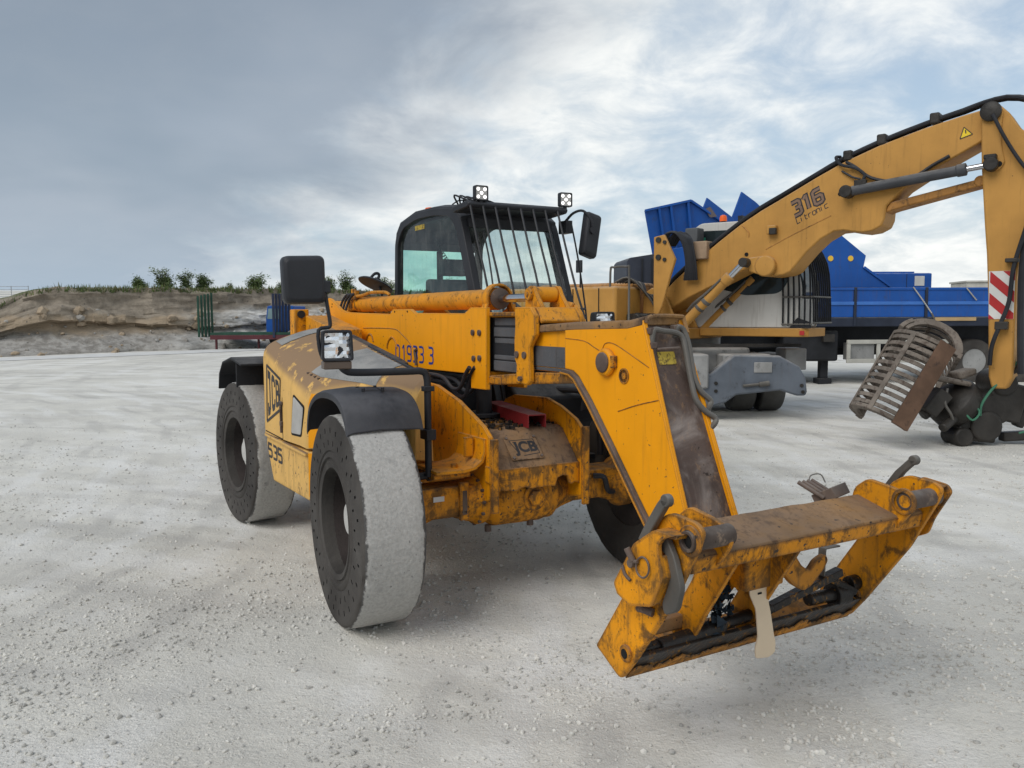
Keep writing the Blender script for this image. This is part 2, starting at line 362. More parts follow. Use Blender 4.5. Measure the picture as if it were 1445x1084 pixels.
def ground_mat():
    m = bpy.data.materials.new('crushed_limestone'); m.use_nodes = True; k = N(m.node_tree); b = k.n['Principled BSDF']
    tc = k.new('ShaderNodeTexCoord').outputs['Object']
    big = k.noise(tc, .33, 5, .6, .4); mid = k.noise(tc, 1.7, 7, .65); fine = k.noise(tc, 26, 8, .7); grit = k.noise(tc, 95, 4, .7)
    c = k.mix(k.ramp(big, .38, .60), (.62,.60,.545), (.735,.715,.655))
    c = k.mix(k.math('MULTIPLY', k.ramp(mid, .45, .7), .40), c, (.55,.537,.505))
    c = k.mix(k.math('MULTIPLY', k.ramp(fine, .52, .72), .28), c, (.50,.49,.46))
    c = k.mix(k.math('MULTIPLY', k.ramp(grit, .60, .72), .22), c, (.40,.39,.37))
    c = k.mix(k.math('MULTIPLY', k.ramp(grit, .28, .40, 1., 0.), .3), c, (.78,.77,.74))
    # tyre tracks: pairs of wide pressed arcs swinging round the yard
    sp = k.new('ShaderNodeSeparateXYZ', i_0=tc)
    wob = k.math('MULTIPLY', k.noise(tc, .25, 3), 1.6)
    for (cx, cy, fr, amt) in ((-17., 6., 7.4, .60), (4., 26., 5.2, .45), (-9., -8., 6.4, .40)):
        rx = k.math('SUBTRACT', sp.outputs[0], cx); ry = k.math('SUBTRACT', sp.outputs[1], cy)
        rad = k.math('SQRT', k.math('ADD', k.math('MULTIPLY', rx, rx), k.math('MULTIPLY', ry, ry)))
        wv = k.math('SINE', k.math('MULTIPLY', k.math('ADD', rad, wob), fr))
        tr = k.math('MULTIPLY', k.ramp(wv, .45, .98), k.ramp(k.noise(tc, .38, 5), .42, .58))
        c = k.mix(k.math('MULTIPLY', tr, amt), c, (.80,.79,.76))
        tr2 = k.math('MULTIPLY', k.ramp(wv, -.98, -.7, 1., 0.), k.ramp(k.noise(tc, .5, 5), .42, .6))
        c = k.mix(k.math('MULTIPLY', tr2, amt*.9), c, (.47,.455,.425))
    # bedded chippings: cell by cell, thick in some patches and rolled flat in others
    patch_ = k.ramp(k.noise(tc, .8, 5, .6), .38, .62)
    hs = []
    for sc, amt in ((38., .55), (85., .8)):
        vo = k.new('ShaderNodeTexVoronoi', feature='F1'); k.put(vo.inputs['Vector'], tc); vo.inputs['Scale'].default_value = sc
        cellv = k.new('ShaderNodeSeparateColor', i_0=vo.outputs['Color']).outputs[0]
        on_ = k.math('MULTIPLY', k.ramp(cellv, .62-.2*amt, .75-.2*amt), k.ramp(patch_, 0., 1., .25, 1.))
        pb = k.math('MULTIPLY', k.ramp(vo.outputs['Distance'], .15, .52, 1., 0.), on_); hs.append((pb, amt))
        tone = k.mix(cellv, (.44,.43,.405), (.76,.75,.72))
        c = k.mix(k.math('MULTIPLY', pb, .22), c, tone)
        rimd = k.math('MULTIPLY', k.ramp(vo.outputs['Distance'], .42, .62), on_)
        c = k.mix(k.math('MULTIPLY', rimd, .20), c, (.40,.39,.37))
    k.put(b.inputs['Base Color'], c); b.inputs['Roughness'].default_value = .92; b.inputs['Specular IOR Level'].default_value = .25
    hgt = k.math('ADD', k.math('ADD', k.math('MULTIPLY', fine, 1.3), k.math('MULTIPLY', grit, .5)), k.math('MULTIPLY', mid, .8))
    for pb, amt in hs: hgt = k.math('ADD', hgt, k.math('MULTIPLY', pb, .42*(1.3-amt)))
    bp = k.new('ShaderNodeBump'); bp.inputs['Strength'].default_value = .6; bp.inputs['Distance'].default_value = .022
    k.put(bp.inputs['Height'], hgt); k.put(b.inputs['Normal'], bp)
    return m
M['ground'] = ground_mat()
gx = axis_pts(-6.4, 7.6, .052, 700); gy = axis_pts(1.2, 13., .05, 900)
gb = MB(); nx, ny = len(gx), len(gy)
gb.v = [(x, y, gz(x, y)) for y in gy for x in gx]
gb.f = [(j*nx+i, j*nx+i+1, (j+1)*nx+i+1, (j+1)*nx+i) for j in range(ny-1) for i in range(nx-1)]; gb.mi = [0]*len(gb.f)
struct(gb.build('ground', M['ground'], ang=180))

# loose gravel lying on the yard
ico = bmesh.new(); bmesh.ops.create_icosphere(ico, subdivisions=1, radius=1.); ICO_V = [v.co.copy() for v in ico.verts]; ICO_F = [[v.index for v in f.verts] for f in ico.faces]; ico.free()
def stone(mb, x, y, r, z=None):
    s = Vector((r*random.uniform(.7, 1.3), r*random.uniform(.7, 1.3), r*random.uniform(.55, .95))); q = Matrix.Rotation(random.uniform(0, 6.28), 3, 'Z') @ Matrix.Rotation(random.uniform(-.4, .4), 3, 'X')
    z0 = (gz(x, y) if z is None else z)+s.z*.35; mb.m = random.choice((0, 0, 0, 1, 1, 1, 1, 2))
    mb.add([Vector((x, y, z0))+q@Vector((v.x*s.x*random.uniform(.75, 1.15), v.y*s.y*random.uniform(.75, 1.15), v.z*s.z)) for v in ICO_V], ICO_F)
STONE = [mat('pale_limestone_chip', (.58,.565,.525), .9, var=.2, bump=.2), mat('grey_limestone_chip', (.52,.507,.47), .9, var=.2, bump=.2), mat('dark_stone_chip', (.42,.41,.385), .9, var=.25, bump=.2)]
sb = MB(); rnd = random.Random(3); cnt = 0
while cnt < 22000:
    d = 2.2+12.8*rnd.random()**1.5; x = (rnd.uniform(-.66, .68))*d; y = d
    dens = .16+1.5*max(0, noise.noise((x*.55, y*.55, 7.))+.12)+1.2*max(0, noise.noise((x*1.9, y*1.9, 2.))-.05)
    if rnd.random() > dens*(1-.9*smooth01((d-6.)/8.5)): continue
    cnt += 1; stone(sb, x, y, .0032+.0115*rnd.random()**2.6+(.011*rnd.random() if rnd.random() < .012 else 0))
stuff(sb.build('gravel', STONE, ang=20))

# pale haul road at the foot of the quarry bank
BANK = [(-46., 12.), (-30., 20.5), (-18.3, 29.3), (-10.7, 35.), (0., 43.), (16., 55.), (50., 74.), (110., 96.)]
def bank_at(t):       # t along polyline (metres), returns point and inward (away from camera) normal
    for (a, b) in zip(BANK[:-1], BANK[1:]):
        a, b = Vector(a), Vector(b); L = (b-a).length
        if t <= L or b == Vector(BANK[-1]):
            d = (b-a)/L; return a+d*t, Vector((-d.y, d.x))
        t -= L
BL = sum((Vector(b)-Vector(a)).length for a, b in zip(BANK[:-1], BANK[1:]))
rb = MB(); secs = []
for i in range(121):
    p, nn = bank_at(BL*i/120); o1 = 2.6+.35*noise.noise((i*.21, 0, 0)); o2 = .7+.3*noise.noise((i*.3, 4, 0))
    secs.append([(q.x, q.y, gz(q.x, q.y)+.012) for q in (p-nn*o1, p-nn*(o1*.66+o2*.33), p-nn*(o1*.33+o2*.66), p-nn*o2)])
rb.loft(secs, False, False)
M['road'] = mat('pale_dust_road', (.62,.62,.61), .9, var=.08, grime=((.50,.49,.47), .5), bump=.1)
struct(rb.build('haul_road', M['road'], ang=180))

# quarry bank: cut rock face, soil, grassed top
def bank_mat():
    m = bpy.data.materials.new('quarry_bank'); m.use_nodes = True; k = N(m.node_tree); b = k.n['Principled BSDF']
    tc = k.new('ShaderNodeTexCoord').outputs['Object']; s = k.new('ShaderNodeSeparateXYZ', i_0=tc)
    n1 = k.noise(tc, .55, 6, .6); n2 = k.noise(tc, 3., 8, .68); n3 = k.noise(k.scaled(tc, (1, 1, 4)), 1.6, 7, .65)
    hgt = k.math('ADD', s.outputs[2], k.math('MULTIPLY', k.math('SUBTRACT', n1, .5), 1.3))
    c = k.mix(k.ramp(n2, .3, .7), (.20,.168,.13), (.335,.285,.225))
    lay = k.math('MULTIPLY', k.ramp(hgt, 1.15, 1.35), k.ramp(hgt, 1.95, 1.75))
    c = k.mix(k.math('MULTIPLY', lay, .75), c, k.mix(n3, (.26,.19,.12), (.42,.33,.23)))
    lowm = k.ramp(hgt, 1.25, .95)
    c = k.mix(k.math('MULTIPLY', lowm, .8), c, k.mix(k.ramp(n2, .35, .65), (.20,.19,.175), (.40,.39,.37)))
    # bare white limestone towards the right of the cut
    wx = k.math('MULTIPLY', k.ramp(s.outputs[0], -14.5, -11.5), k.ramp(hgt, 2.35, 1.9))
    c = k.mix(k.math('MULTIPLY', wx, .95), c, k.mix(k.ramp(n3, .38, .62), (.30,.29,.27), (.66,.65,.62)))
    c = k.mix(k.ramp(k.noise(tc, 5, 5, .7), .62, .70), c, (.09,.08,.07))
    gm = k.new('ShaderNodeNewGeometry'); nz = k.new('ShaderNodeSeparateXYZ', i_0=gm.outputs['Normal']).outputs[2]
    gr = k.math('MULTIPLY', k.ramp(nz, .72, .92), k.ramp(k.math('ADD', s.outputs[2], k.math('MULTIPLY', n2, .5)), 2.75, 3.05))
    c = k.mix(gr, c, k.mix(n2, (.055,.07,.025), (.14,.15,.06)))
    k.put(b.inputs['Base Color'], c); b.inputs['Roughness'].default_value = .95
    bp = k.new('ShaderNodeBump'); bp.inputs['Strength'].default_value = .8; bp.inputs['Distance'].default_value = .12
    k.put(bp.inputs['Height'], k.math('ADD', n2, n3)); k.put(b.inputs['Normal'], bp); return m
M['bank'] = bank_mat()
def bank_top(x): return .95+1.62*smooth01((x+20.)/3.4)+.10*noise.noise((x*.3, 1, 0))+.05*noise.noise((x*1.3, 4, 0))
def bank_pt(t, s):    # s 0..1 up the face, >1 plateau
    p, nn = bank_at(t); H = bank_top(p.x); g = gbase(p.x, p.y)
    if s <= 1:
        off = 1.5*smooth01(s/.42)+.75*s
        k1 = noise.noise((t*.33, 2, 1)); k2 = noise.noise((t*.9, 5, 1))
        c0 = .40+.10*noise.noise((t*.16, 7, 1)); c1 = c0+.20+.10*k1
        led = smooth01((s-c0)/.03)-smooth01((s-c1)/.05)
        off -= led*(.42+.35*k2)
        off += .34*noise.noise((t*.55, s*3.2, 1.))+.22*noise.noise((t*1.7, s*7, 3.))+.10*noise.noise((t*4.1, s*17, 3.))
        z = g+H*s+.06*noise.noise((t*1.7, s*9, 6.))+.03*noise.noise((t*5, s*20, 6.))
    else:
        u = s-1; off = 2.25+u*60; z = g+H+.05*noise.noise((t*.8, u*40, 2))-.02+.10*noise.noise((t*.33, u*30, 9))
    q = p+nn*off; return (q.x, q.y, z-.06*(s < .02))
bb = MB(); S = [i/44 for i in range(45)]+[1.01, 1.02, 1.035, 1.05, 1.08, 1.12, 1.2, 1.4, 1.8, 2.6, 4.5]
NT = 460; ts = [BL*(i/NT) for i in range(NT+1)]
ts = [t if t < 80 else t for t in ts]
bb.loft([[bank_pt(t, s) for s in S] for t in ts], False, False)
struct(bb.build('quarry_bank', M['bank'], ang=28))
BROCK = [mat('grey_rock', (.33,.31,.28), .95, var=.3, bump=.4, bscale=9), mat('brown_rock', (.31,.245,.175), .95, var=.3, bump=.4, bscale=9), mat('pale_rock', (.40,.39,.37), .95, var=.3, bump=.4, bscale=9)]
rk = MB(); rnd = random.Random(11)
for i in range(420):
    t = rnd.uniform(14, 62); s = rnd.random()**2*.5; x, y, z = bank_pt(t, s); stone(rk, x-.1, y-.25*rnd.random(), .025+.12*rnd.random()**3, z-.02)
for i in range(190):      # broken stone standing out of the brown bed
    t = rnd.uniform(16, 46); s = .38+.10*noise.noise((t*.16, 7, 1))+rnd.uniform(.0, .25); x, y, z = bank_pt(t, s)
    stone(rk, x, y+.05, .05+.22*rnd.random()**2.5, z-.05); rk.mi[-20:] = [rnd.choice((1, 1, 1, 0))]*20
stuff(rk.build('rubble', BROCK, ang=15))

# rough grass along the lip
gr = MB(); rnd = random.Random(5)
for i in range(14000):
    t = rnd.uniform(20, 88); s = 1+(-.07+.09*rnd.random()**1.3); x, y, z = bank_pt(t, s)
    if bank_top(x) < 2.3 and rnd.random() < .6: continue
    h = rnd.uniform(.06, .24)*(.55+.8*max(0, noise.noise((t*.6, s*20, 1))+.4)); a = rnd.uniform(0, 6.28); wd = rnd.uniform(.012, .03); lx, ly = rnd.uniform(-.5, .5)*h, rnd.uniform(-.5, .5)*h
    gr.m = rnd.choice((0, 0, 1, 2)); gr.add([(x-wd*math.cos(a), y-wd*math.sin(a), z-.03), (x+wd*math.cos(a), y+wd*math.sin(a), z-.03), (x+lx, y+ly, z+h)], [(0, 1, 2)])
GRASS = [mat('green_grass', (.11,.15,.05), .8, var=.3, bump=0), mat('dry_grass', (.19,.17,.085), .85, var=.3, bump=0), mat('dark_grass', (.075,.11,.038), .8, var=.3, bump=0)]
stuff(gr.build('grass', GRASS))

LEAF = [mat('leaf_mid', (.11,.16,.055), .7, var=.3, bump=0), mat('leaf_dark', (.07,.105,.038), .7, var=.3, bump=0), mat('leaf_pale', (.19,.23,.11), .7, var=.3, bump=0)]
BARK = mat('bark', (.09,.07,.05), .9, bump=.3)
def shrub(px, d, hgt, wid, label, seed, pale=0, leaves=2600):
    rn = random.Random(seed); x = (px-722)/1154*d; y = d
    best = min((abs(math.hypot(*(Vector(bank_pt(t, s)[:2])-Vector((x, y))))), t, s) for t in ts[::2] for s in (1., 1.02, 1.05, 1.08, 1.12, 1.2, 1.4))
    z = bank_pt(best[1], best[2])[2]-.03
    root = thing('shrub', label, 'shrub', (x, y, z), 0, 'shrubs along the top of the quarry bank')
    tk = MB(); tips = []
    for i in range(rn.randint(4, 6)):
        a = rn.uniform(0, 6.28); r_ = wid*.5*rn.uniform(.3, .8); hh = hgt*rn.uniform(.40, .85)
        P = [(0, 0, 0), (r_*.35*math.cos(a), r_*.35*math.sin(a), hh*.45), (r_*math.cos(a), r_*math.sin(a), hh)]
        tk.tube(P, .012*hgt+.006, 5, 3); tips += [Vector(P[1]), Vector(P[1])*.5+Vector(P[2])*.5, Vector(P[2]), Vector((rn.uniform(-.3,.3)*wid, rn.uniform(-.3,.3)*wid, hgt*.22))]
    tk.build('trunk', BARK, root)
    cr = MB()
    for t in list(tips):
        for _ in range(2): tips.append(t+Vector((rn.uniform(-.22, .22)*wid, rn.uniform(-.22, .22)*wid, rn.uniform(-.16, .18)*hgt)))
    for i in range(leaves):
        c = rn.choice(tips); p = c+Vector((rn.gauss(0, .11*wid), rn.gauss(0, .11*wid), rn.gauss(0, .10*hgt)))
        if p.z < .04*hgt: continue
        l = rn.uniform(.022, .055)*(.6+.5*hgt); q = Matrix.Rotation(rn.uniform(0, 6.28), 3, 'Z')@Matrix.Rotation(rn.uniform(-1.3, 1.3), 3, 'X')
        cr.m = (2 if rn.random() < .15+.6*pale else rn.choice((0, 0, 1)))
        cr.add([p+q@Vector(v) for v in ((-l, 0, 0), (0, -l*.5, l*.15), (l, 0, 0), (0, l*.5, l*.15))], [(0, 1, 2, 3)])
    cr.build('crown', LEAF, root)
shrub(203, 35.5, .62, .75, 'low rounded dark green shrub at the end of the row on the quarry bank', 1)
shrub(233, 36, .90, .85, 'tall pale grey-green shrub between two darker shrubs on the bank', 2, .8)
shrub(268, 37, .78, .75, 'open spiky pale green shrub leaning on the bank top', 3, .6, 1800)
shrub(291, 37.5, .68, .72, 'dense dark shrub beside the spiky pale one on the bank', 4)
shrub(327, 38, .42, .34, 'tiny thin sapling alone on the grassy bank top', 5, .2, 300)
shrub(365, 39, .86, .98, 'broad bright green bush standing alone on the bank above the stake trailer', 6, .2)
shrub(402, 40, .55, .55, 'small pale shrub half hidden behind the square black mirror', 7, .5, 1500)
shrub(468, 42, .85, .8, 'pale shrub right behind the mirror arm of the telehandler', 8, .6)
shrub(490, 43, 1.05, .80, 'upright dark green shrub beside the round mirror', 9)
shrub(547, 44, .95, .95, 'bushy shrub partly behind the telehandler cab', 10, .2)
shrub(640, 47, 1.0, 1.1, 'leafy shrub seen only through the telehandler cab side window', 20, .3, 1200)

# field gate at the far end of the ramp
GALV = mat('galvanised_steel', (.34,.35,.36), .5, metal=.6, bump=.05)
gt = thing('field_gate', 'grey galvanised field gate at the far end of the bank', 'gate', (-37.2, 60., 3.28))
for i, h in enumerate((.08, .24, .40, .58, .80)):
    q = MB(); q.tube([(-1.9, 0, h), (1.95, 0, h)], .018, 6, 1); q.build('rail', GALV, gt)
for xx in (-1.9, -.6, .7, 1.95):
    q = MB(); q.tube([(xx, .03, -.3), (xx, .03, .84)], .026, 6, 1); q.build('post', GALV, gt)
# the pale ramp of tipped stone behind the bank end
rp = MB()
rp.loft([[(x_*d/60., d, 1.2+max(0, d-30)*.0695+.06*noise.noise((x_*.4, d*.4, 2))) for x_ in [-56+i*.6 for i in range(38)]] for d in (36, 39, 42, 46, 50, 55, 60, 66, 75)], False, False)
struct(rp.build('ramp', M['ground'], ang=180))

# low stockpile far beyond the trailer
sp_ = MB(); cx, cy = 20.6, 34.
sp_.loft([[(cx+5.5*r_*math.cos(a)*(1+.12*noise.noise((math.cos(a)*2, math.sin(a)*2, r_*3))), cy+3.5*r_*math.sin(a), gbase(cx, cy)-.05+2.75*(1-r_)**.8*(1+.1*noise.noise((a*2, r_*4, 1)))) for a in [i*2*math.pi/40 for i in range(40)]] for r_ in (1, .86, .7, .52, .34, .2, .1, .02)], True, False)
struct(sp_.build('stockpile', mat('grey_brown_aggregate', (.30,.275,.24), .95, var=.2, dirt=((.16,.14,.12), .4, 3), bump=.6, bscale=9), ang=60))

# ================================================================== TELEHANDLER  (x forward, y to its left, z up)
TH = thing('telehandler', 'worn yellow telehandler with chalky solid tyres and an empty fork carriage', 'telehandler', (.0379, 5.1348, 0), -1.05028)
Y_, YD, YW, YF, BK, BD = M['yellow'], M['yellow_dirty'], M['yellow_worn'], M['yellow_faded'], M['black'], M['black_dull']
WR, WW = .5994, .344
def make_tyre():
    rn = random.Random(4); per = 8; nh = 27; n = nh*per; hw = WW/2
    prof = [(.298, -.09), (.300, -hw+.006), (.330, -hw), (.338, -hw+.010), (.352, -hw+.010), (.360, -hw-.002), (.384, -hw+.002), (.392, -hw+.008), (.400, -hw),
            (.428, -hw), (.458, -hw), (.498, -hw), (.528, -hw), (.558, -hw), (.580, -hw+.002), (WR-.006, -hw+.010), (WR, -hw+.022)]
    k0 = len(prof)-1
    prof += [(WR, -hw+.022+(WW-.044)*j/9) for j in range(1, 9)]+[(WR, hw-.022), (WR-.008, hw-.006), (.575, hw), (.40, hw), (.30, hw-.006), (.298, .09)]
    b = MB(); vs = []
    for i in range(n):
        a = 2*math.pi*i/n
        for j, (r, y) in enumerate(prof):
            if j in (k0-1, k0, k0+9, k0+10):
                tear = max(0, noise.noise((math.cos(a)*7, math.sin(a)*7, j*.4+y))-.10)
                r -= .014*tear+.003*rn.random(); y += (1 if y < 0 else -1)*(.020*tear+.003*rn.random())
            elif k0 < j < k0+9: r += .0025*noise.noise((math.cos(a)*16, math.sin(a)*16, y*30))
            vs.append((r*math.cos(a), y, r*math.sin(a)))
    m = len(prof); b.add(vs, [])
    for i in range(n):
        i2 = (i+1) % n
        for j in range(m):
            j2 = (j+1) % m; q = [i*m+j, i2*m+j, i2*m+j2, i*m+j2]
            hole = (j == 9 and i % per == 1) or (j == 11 and i % per == 5)
            mt = 1 if k0-1 <= j <= k0+10 else 0
            if hole:
                o = len(b.v); b.v += [(b.v[t][0], b.v[t][1]+.05, b.v[t][2]) for t in q]
                for e in range(4): b.f.append([q[e], q[(e+1) % 4], o+(e+1) % 4, o+e]); b.mi.append(2)
                b.f.append([o, o+1, o+2, o+3]); b.mi.append(2)
            else: b.f.append(q); b.mi.append(mt)
    return b
wproto = None
def wheel(x, y, steer, flip):
    global wproto
    e = bpy.data.objects.new('wheel', None); COL.objects.link(e); e.parent = TH; e.empty_display_size = .1
    e.location = (x, y, WR-.004); e.rotation_euler = (0, random.uniform(0, 6), steer+(math.pi if flip else 0)); e.rotation_mode = 'XYZ'
    e.matrix_local = Matrix.Translation((x, y, WR-.004)) @ Matrix.Rotation(steer+(math.pi if flip else 0), 4, 'Z') @ Matrix.Rotation(random.uniform(0, 6), 4, 'Y')
    if wproto is None:
        t = make_tyre().build('tyre', [M['rubber'], M['tread'], M['hole']], e, ang=40)
        r_ = MB(); r_.lathe([(.300, -.155), (.306, -.150), (.302, -.11), (.285, -.03), (.280, .02), (.17, .035), (.165, .0), (.155, -.02), (.15, .16), (.31, .16), (.31, -.15)], (0, 0, 0), (0, 1, 0), 48, False); rim = r_.build('rim', M['rim'], e)
        h = MB(); h.lathe([(.149, .05), (.149, -.052), (.138, -.064), (.09, -.066), (.085, -.088), (.02, -.092)], (0, 0, 0), (0, 1, 0), 32); hb = h.build('hub', M['hub'], e)
        nb = MB()
        for i in range(10):
            a = i*math.pi/5; c = (.215*math.cos(a), 0, .215*math.sin(a)); nb.cyl((c[0], .03, c[2]), (c[0], -.008, c[2]), .016, n=6)
        nb.each('wheel_nut', M['rim'], e)
        wproto = e
    else:
        for c in wproto.children: dup(c, e)
    return e
WY = 1.208-WW/2
wheel(0, -WY, -.0558, False); wheel(0, WY, -.0558, True); wheel(-2.75, -WY, .0855, False); wheel(-2.75, WY, .0855, True)

# ---- chassis
b = MB()
b.prism([(-.95,1.31),(-.5,1.29),(-.18,1.215),(.15,1.09),(.235,1.03),(.262,.66),(.04,.60),(-.67,.58),(-.95,.60)], 'y', -.335, -.305)
b.build('side_plate', YW, TH, .004)
b = MB()
b.prism([(-.75,1.10),(-.69,1.15),(-.56,1.19),(-.14,1.205),(.03,1.165),(.2,1.10),(.268,1.05),(.28,.62),(.04,.58),(-.75,.58)], 'y', .295, .322)
b.build('side_plate', YW, TH, .004)
b = MB(); b.box(.2625, .29, -.345, -.300, .585, 1.025); b.box(.281, .307, .290, .335, .57, 1.06); b.each('edge_flange', YD, TH, bevel=.004)
b = MB(); b.sheet([(-1.0,1.045),(.02,1.035),(.06,1.02),(.232,.835),(.245,.82)], .016, 'y', -.303, .293); b.build('cover_plate', M['dusty_steel'], TH, .003)
rn = random.Random(8); pts = [(-.303,.835),(.293,.835)]; yy = .293; low = []
while yy > -.303: low.append((yy, .705+.02*noise.noise((yy*14, 3, 1))+.012*noise.noise((yy*40, 1, 1))+(.05 if .12 < yy < .22 else 0))); yy -= .018
b = MB(); b.prism(pts+low, 'x', .236, .258); b.build('cover_lip', YD, TH, .002)
# badge plate on the sloping cover
sd_ = Vector((.172, 0, -.185)).normalized(); nrm = Vector((.185, 0, .172)).normalized()
bc = Vector((.148, -.055, .93))+nrm*.014; bm_ = Matrix((Vector((0, 1, 0)), -sd_, nrm)).transposed()
b = MB(); b.obox(bc, (.225, .175, .006), bm_); pl = b.build('badge_plate', M['dusty_steel'], TH, .002)
text('JCB', M['logo'], pl, frame(bc+nrm*.0036+Vector((0, .015, 0)), (0, 1, 0), -sd_), .105, squash=.95, bold=.004)
b = MB()
for (s, t) in ((-.098, -.072), (.098, -.072), (-.098, .072), (.098, .072)): c = bc+bm_@Vector((s, t, 0)); b.cyl(c, c+nrm*.012, .009, n=6)
b.each('badge_bolt', M['brown_grease'], TH)
b = MB(); 
for (u0, v0, u1, v1) in ((-.085,.055,.085,.055),(.085,.055,.095,-.05),(.095,-.05,-.02,-.06),(-.085,.055,-.045,-.055)): b.bar(bc+bm_@Vector((u0,v0,.0035)), bc+bm_@Vector((u1,v1,.0035)), .004, .002, nrm)
b.build('badge_border', M['logo'], pl)
# front axle
b = MB(); b.box(-.10, .105, -.86, -.335, .548, .735); b.box(-.10, .105, .325, .86, .548, .74); b.each('axle_beam', YD, TH, bevel=.012)
b = MB(); b.lathe([(.085,-.50),(.10,-.47),(.125,-.40),(.135,-.36),(.155,-.345),(.155,-.29),(.14,-.285),(.165,-.24),(.178,-.22),(.182,-.05),(.182,.10),(.17,.15),(.172,.165),(.172,.18),(.15,.19),(.12,.27),(.10,.36),(.08,.40)], (.02, 0, .625), (0, 1, 0), 40); df = b.build('axle_housing', YD, TH, .004, jit=.002)
b = MB(); b.cyl((.10, .0, .63), (.205, .0, .63), .088, .082, 28); b.cyl((.205, .0, .63), (.228, .0, .63), .052, n=6); b.build('drain_plug', YD, df, .004)
b = MB()
for yy in (-.27, .03): b.cyl((.09, yy, .43), (.09, yy, .47), .022, n=8)
for i in range(7): a = R(-80+i*28); b.cyl((.02+.163*math.cos(a), -.352, .625+.163*math.sin(a)*.92), (.02+.163*math.cos(a), -.335, .625+.163*math.sin(a)*.92), .010, n=6)
b.each('axle_bolt', M['brown_grease'], df)
b = MB(); b.box(.1055, .135, -.478, -.418, .53, .76); b.build('axle_bracket', YD, TH, .004)
b = MB(); b.box(.130, .1375, -.463, -.433, .565, .71); b.build('bracket_slot', M['brown_grease'], TH)
b = MB(); b.box(.1052, .108, -.64, -.57, .655, .685); b.build('data_plate', M['silver'], TH)
b = MB(); b.sheet([(-.338,1.02),(-.340,.94),(-.360,.885),(-.41,.850),(-.48,.838),(-.66,.842)], .022, 'x', -.16, .20); b.build('step_gusset', YW, TH, .004)
b = MB(); b.box(-.10, .16, -.66, -.42, .795, .828); b.cyl((.10, -.50, .83), (.10, -.50, .875), .022, n=6); b.build('kingpin_plate', YD, TH, .006)
b = MB(); b.cyl((.06, -.86, .80), (.06, -.60, .815), .022); b.cyl((.06, -.66, .81), (.06, -.58, .815), .034); b.build('steering_ram', M['black'], TH, .003)
b = MB(); b.box(.06, .085, -.42, -.36, .90, 1.02); b.box(.2, .2645, -.3475, -.336, .76, .86); b.each('stop_block', YW, TH, bevel=.004)
b = MB(); b.prism(round_poly([(.26,.70),(.30,.55),(.36,.55),(.40,.62),(.40,.80),(.26,.80)], .03), 'x', -.09, .08); b.build('axle_yoke', YD, TH, .01)
b = MB(); b.lathe([(.07,.50),(.09,.60),(.13,.72),(.17,.76),(.17,.84),(.1,.86)], (0, 0, .62), (0, 1, 0), 28); b.build('planetary_hub', YD, TH, .006)
b = MB(); b.lathe([(.07,-.50),(.09,-.60),(.13,-.72),(.17,-.76),(.17,-.84),(.1,-.86)], (0, 0, .62), (0, 1, 0), 28); b.build('planetary_hub', YD, TH, .006)
b = MB(); b.tube([(.115,.50,.70),(.15,.56,.69),(.14,.60,.60),(.12,.66,.58)], .018); b.build('brake_hose', M['black'], TH)
b = MB(); b.box(-2.95, -2.55, -.86, .86, .50, .70); b.lathe([(.1,-.3),(.19,-.2),(.19,.2),(.1,.3)], (-2.75, 0, .62), (0, 1, 0), 24); b.build('rear_axle', YD, TH, .01)
# black bay between the plates, main rails
b = MB(); b.box(-3.05, -.95, -.34, .34, .58, .98); b.build('main_frame', YD, TH, .01)
b = MB(); b.box(-.94, -.35, -.29, .285, .62, 1.025); b.build('gearbox', BD, TH, .02)
b = MB(); b.box(-2.6, -.98, -.335, .20, .985, 1.30); b.prism([(-2.1,.86),(-.94,.86),(-.94,1.42),(-1.1,1.45),(-2.1,1.60)], 'y', -.542, -.345); b.box(-.95, -.92, -.30, .29, 1.04, 1.26); b.build('engine_bay', BD, TH, .01)
b = MB(); b.cyl((-.50, .02, 1.04), (-.50, .02, 1.40), .055); b.cyl((-.50, .02, 1.06), (-.50, .02, 1.085), .12); b.build('tilt_ram', BK, TH, .003)
b = MB()
for i, (yy, dd) in enumerate(((-.24, 0), (-.20, .05), (-.15, .02))): b.tube([(-1.0, yy, 1.34-dd), (-.62, yy, 1.335-dd), (-.46, yy, 1.27-dd), (-.34, yy, 1.28-dd), (-.26, yy, 1.37), (-.2, yy, 1.42)], .014)
b.each('boom_hose', BK, TH)
b = MB()
rn = random.Random(2)
for i in range(140):
    x, y = rn.uniform(-.5, .04), rn.uniform(-.29, .28); s = rn.uniform(.01, .035); q = Matrix.Rotation(rn.uniform(0, 6), 3, 'Z'); b.obox((x, y, 1.047+rn.random()*.012), (s*1.6, s*.7, .008+.01*rn.random()), q)
stuff(b.build('dried_mud', M['oil'], TH))

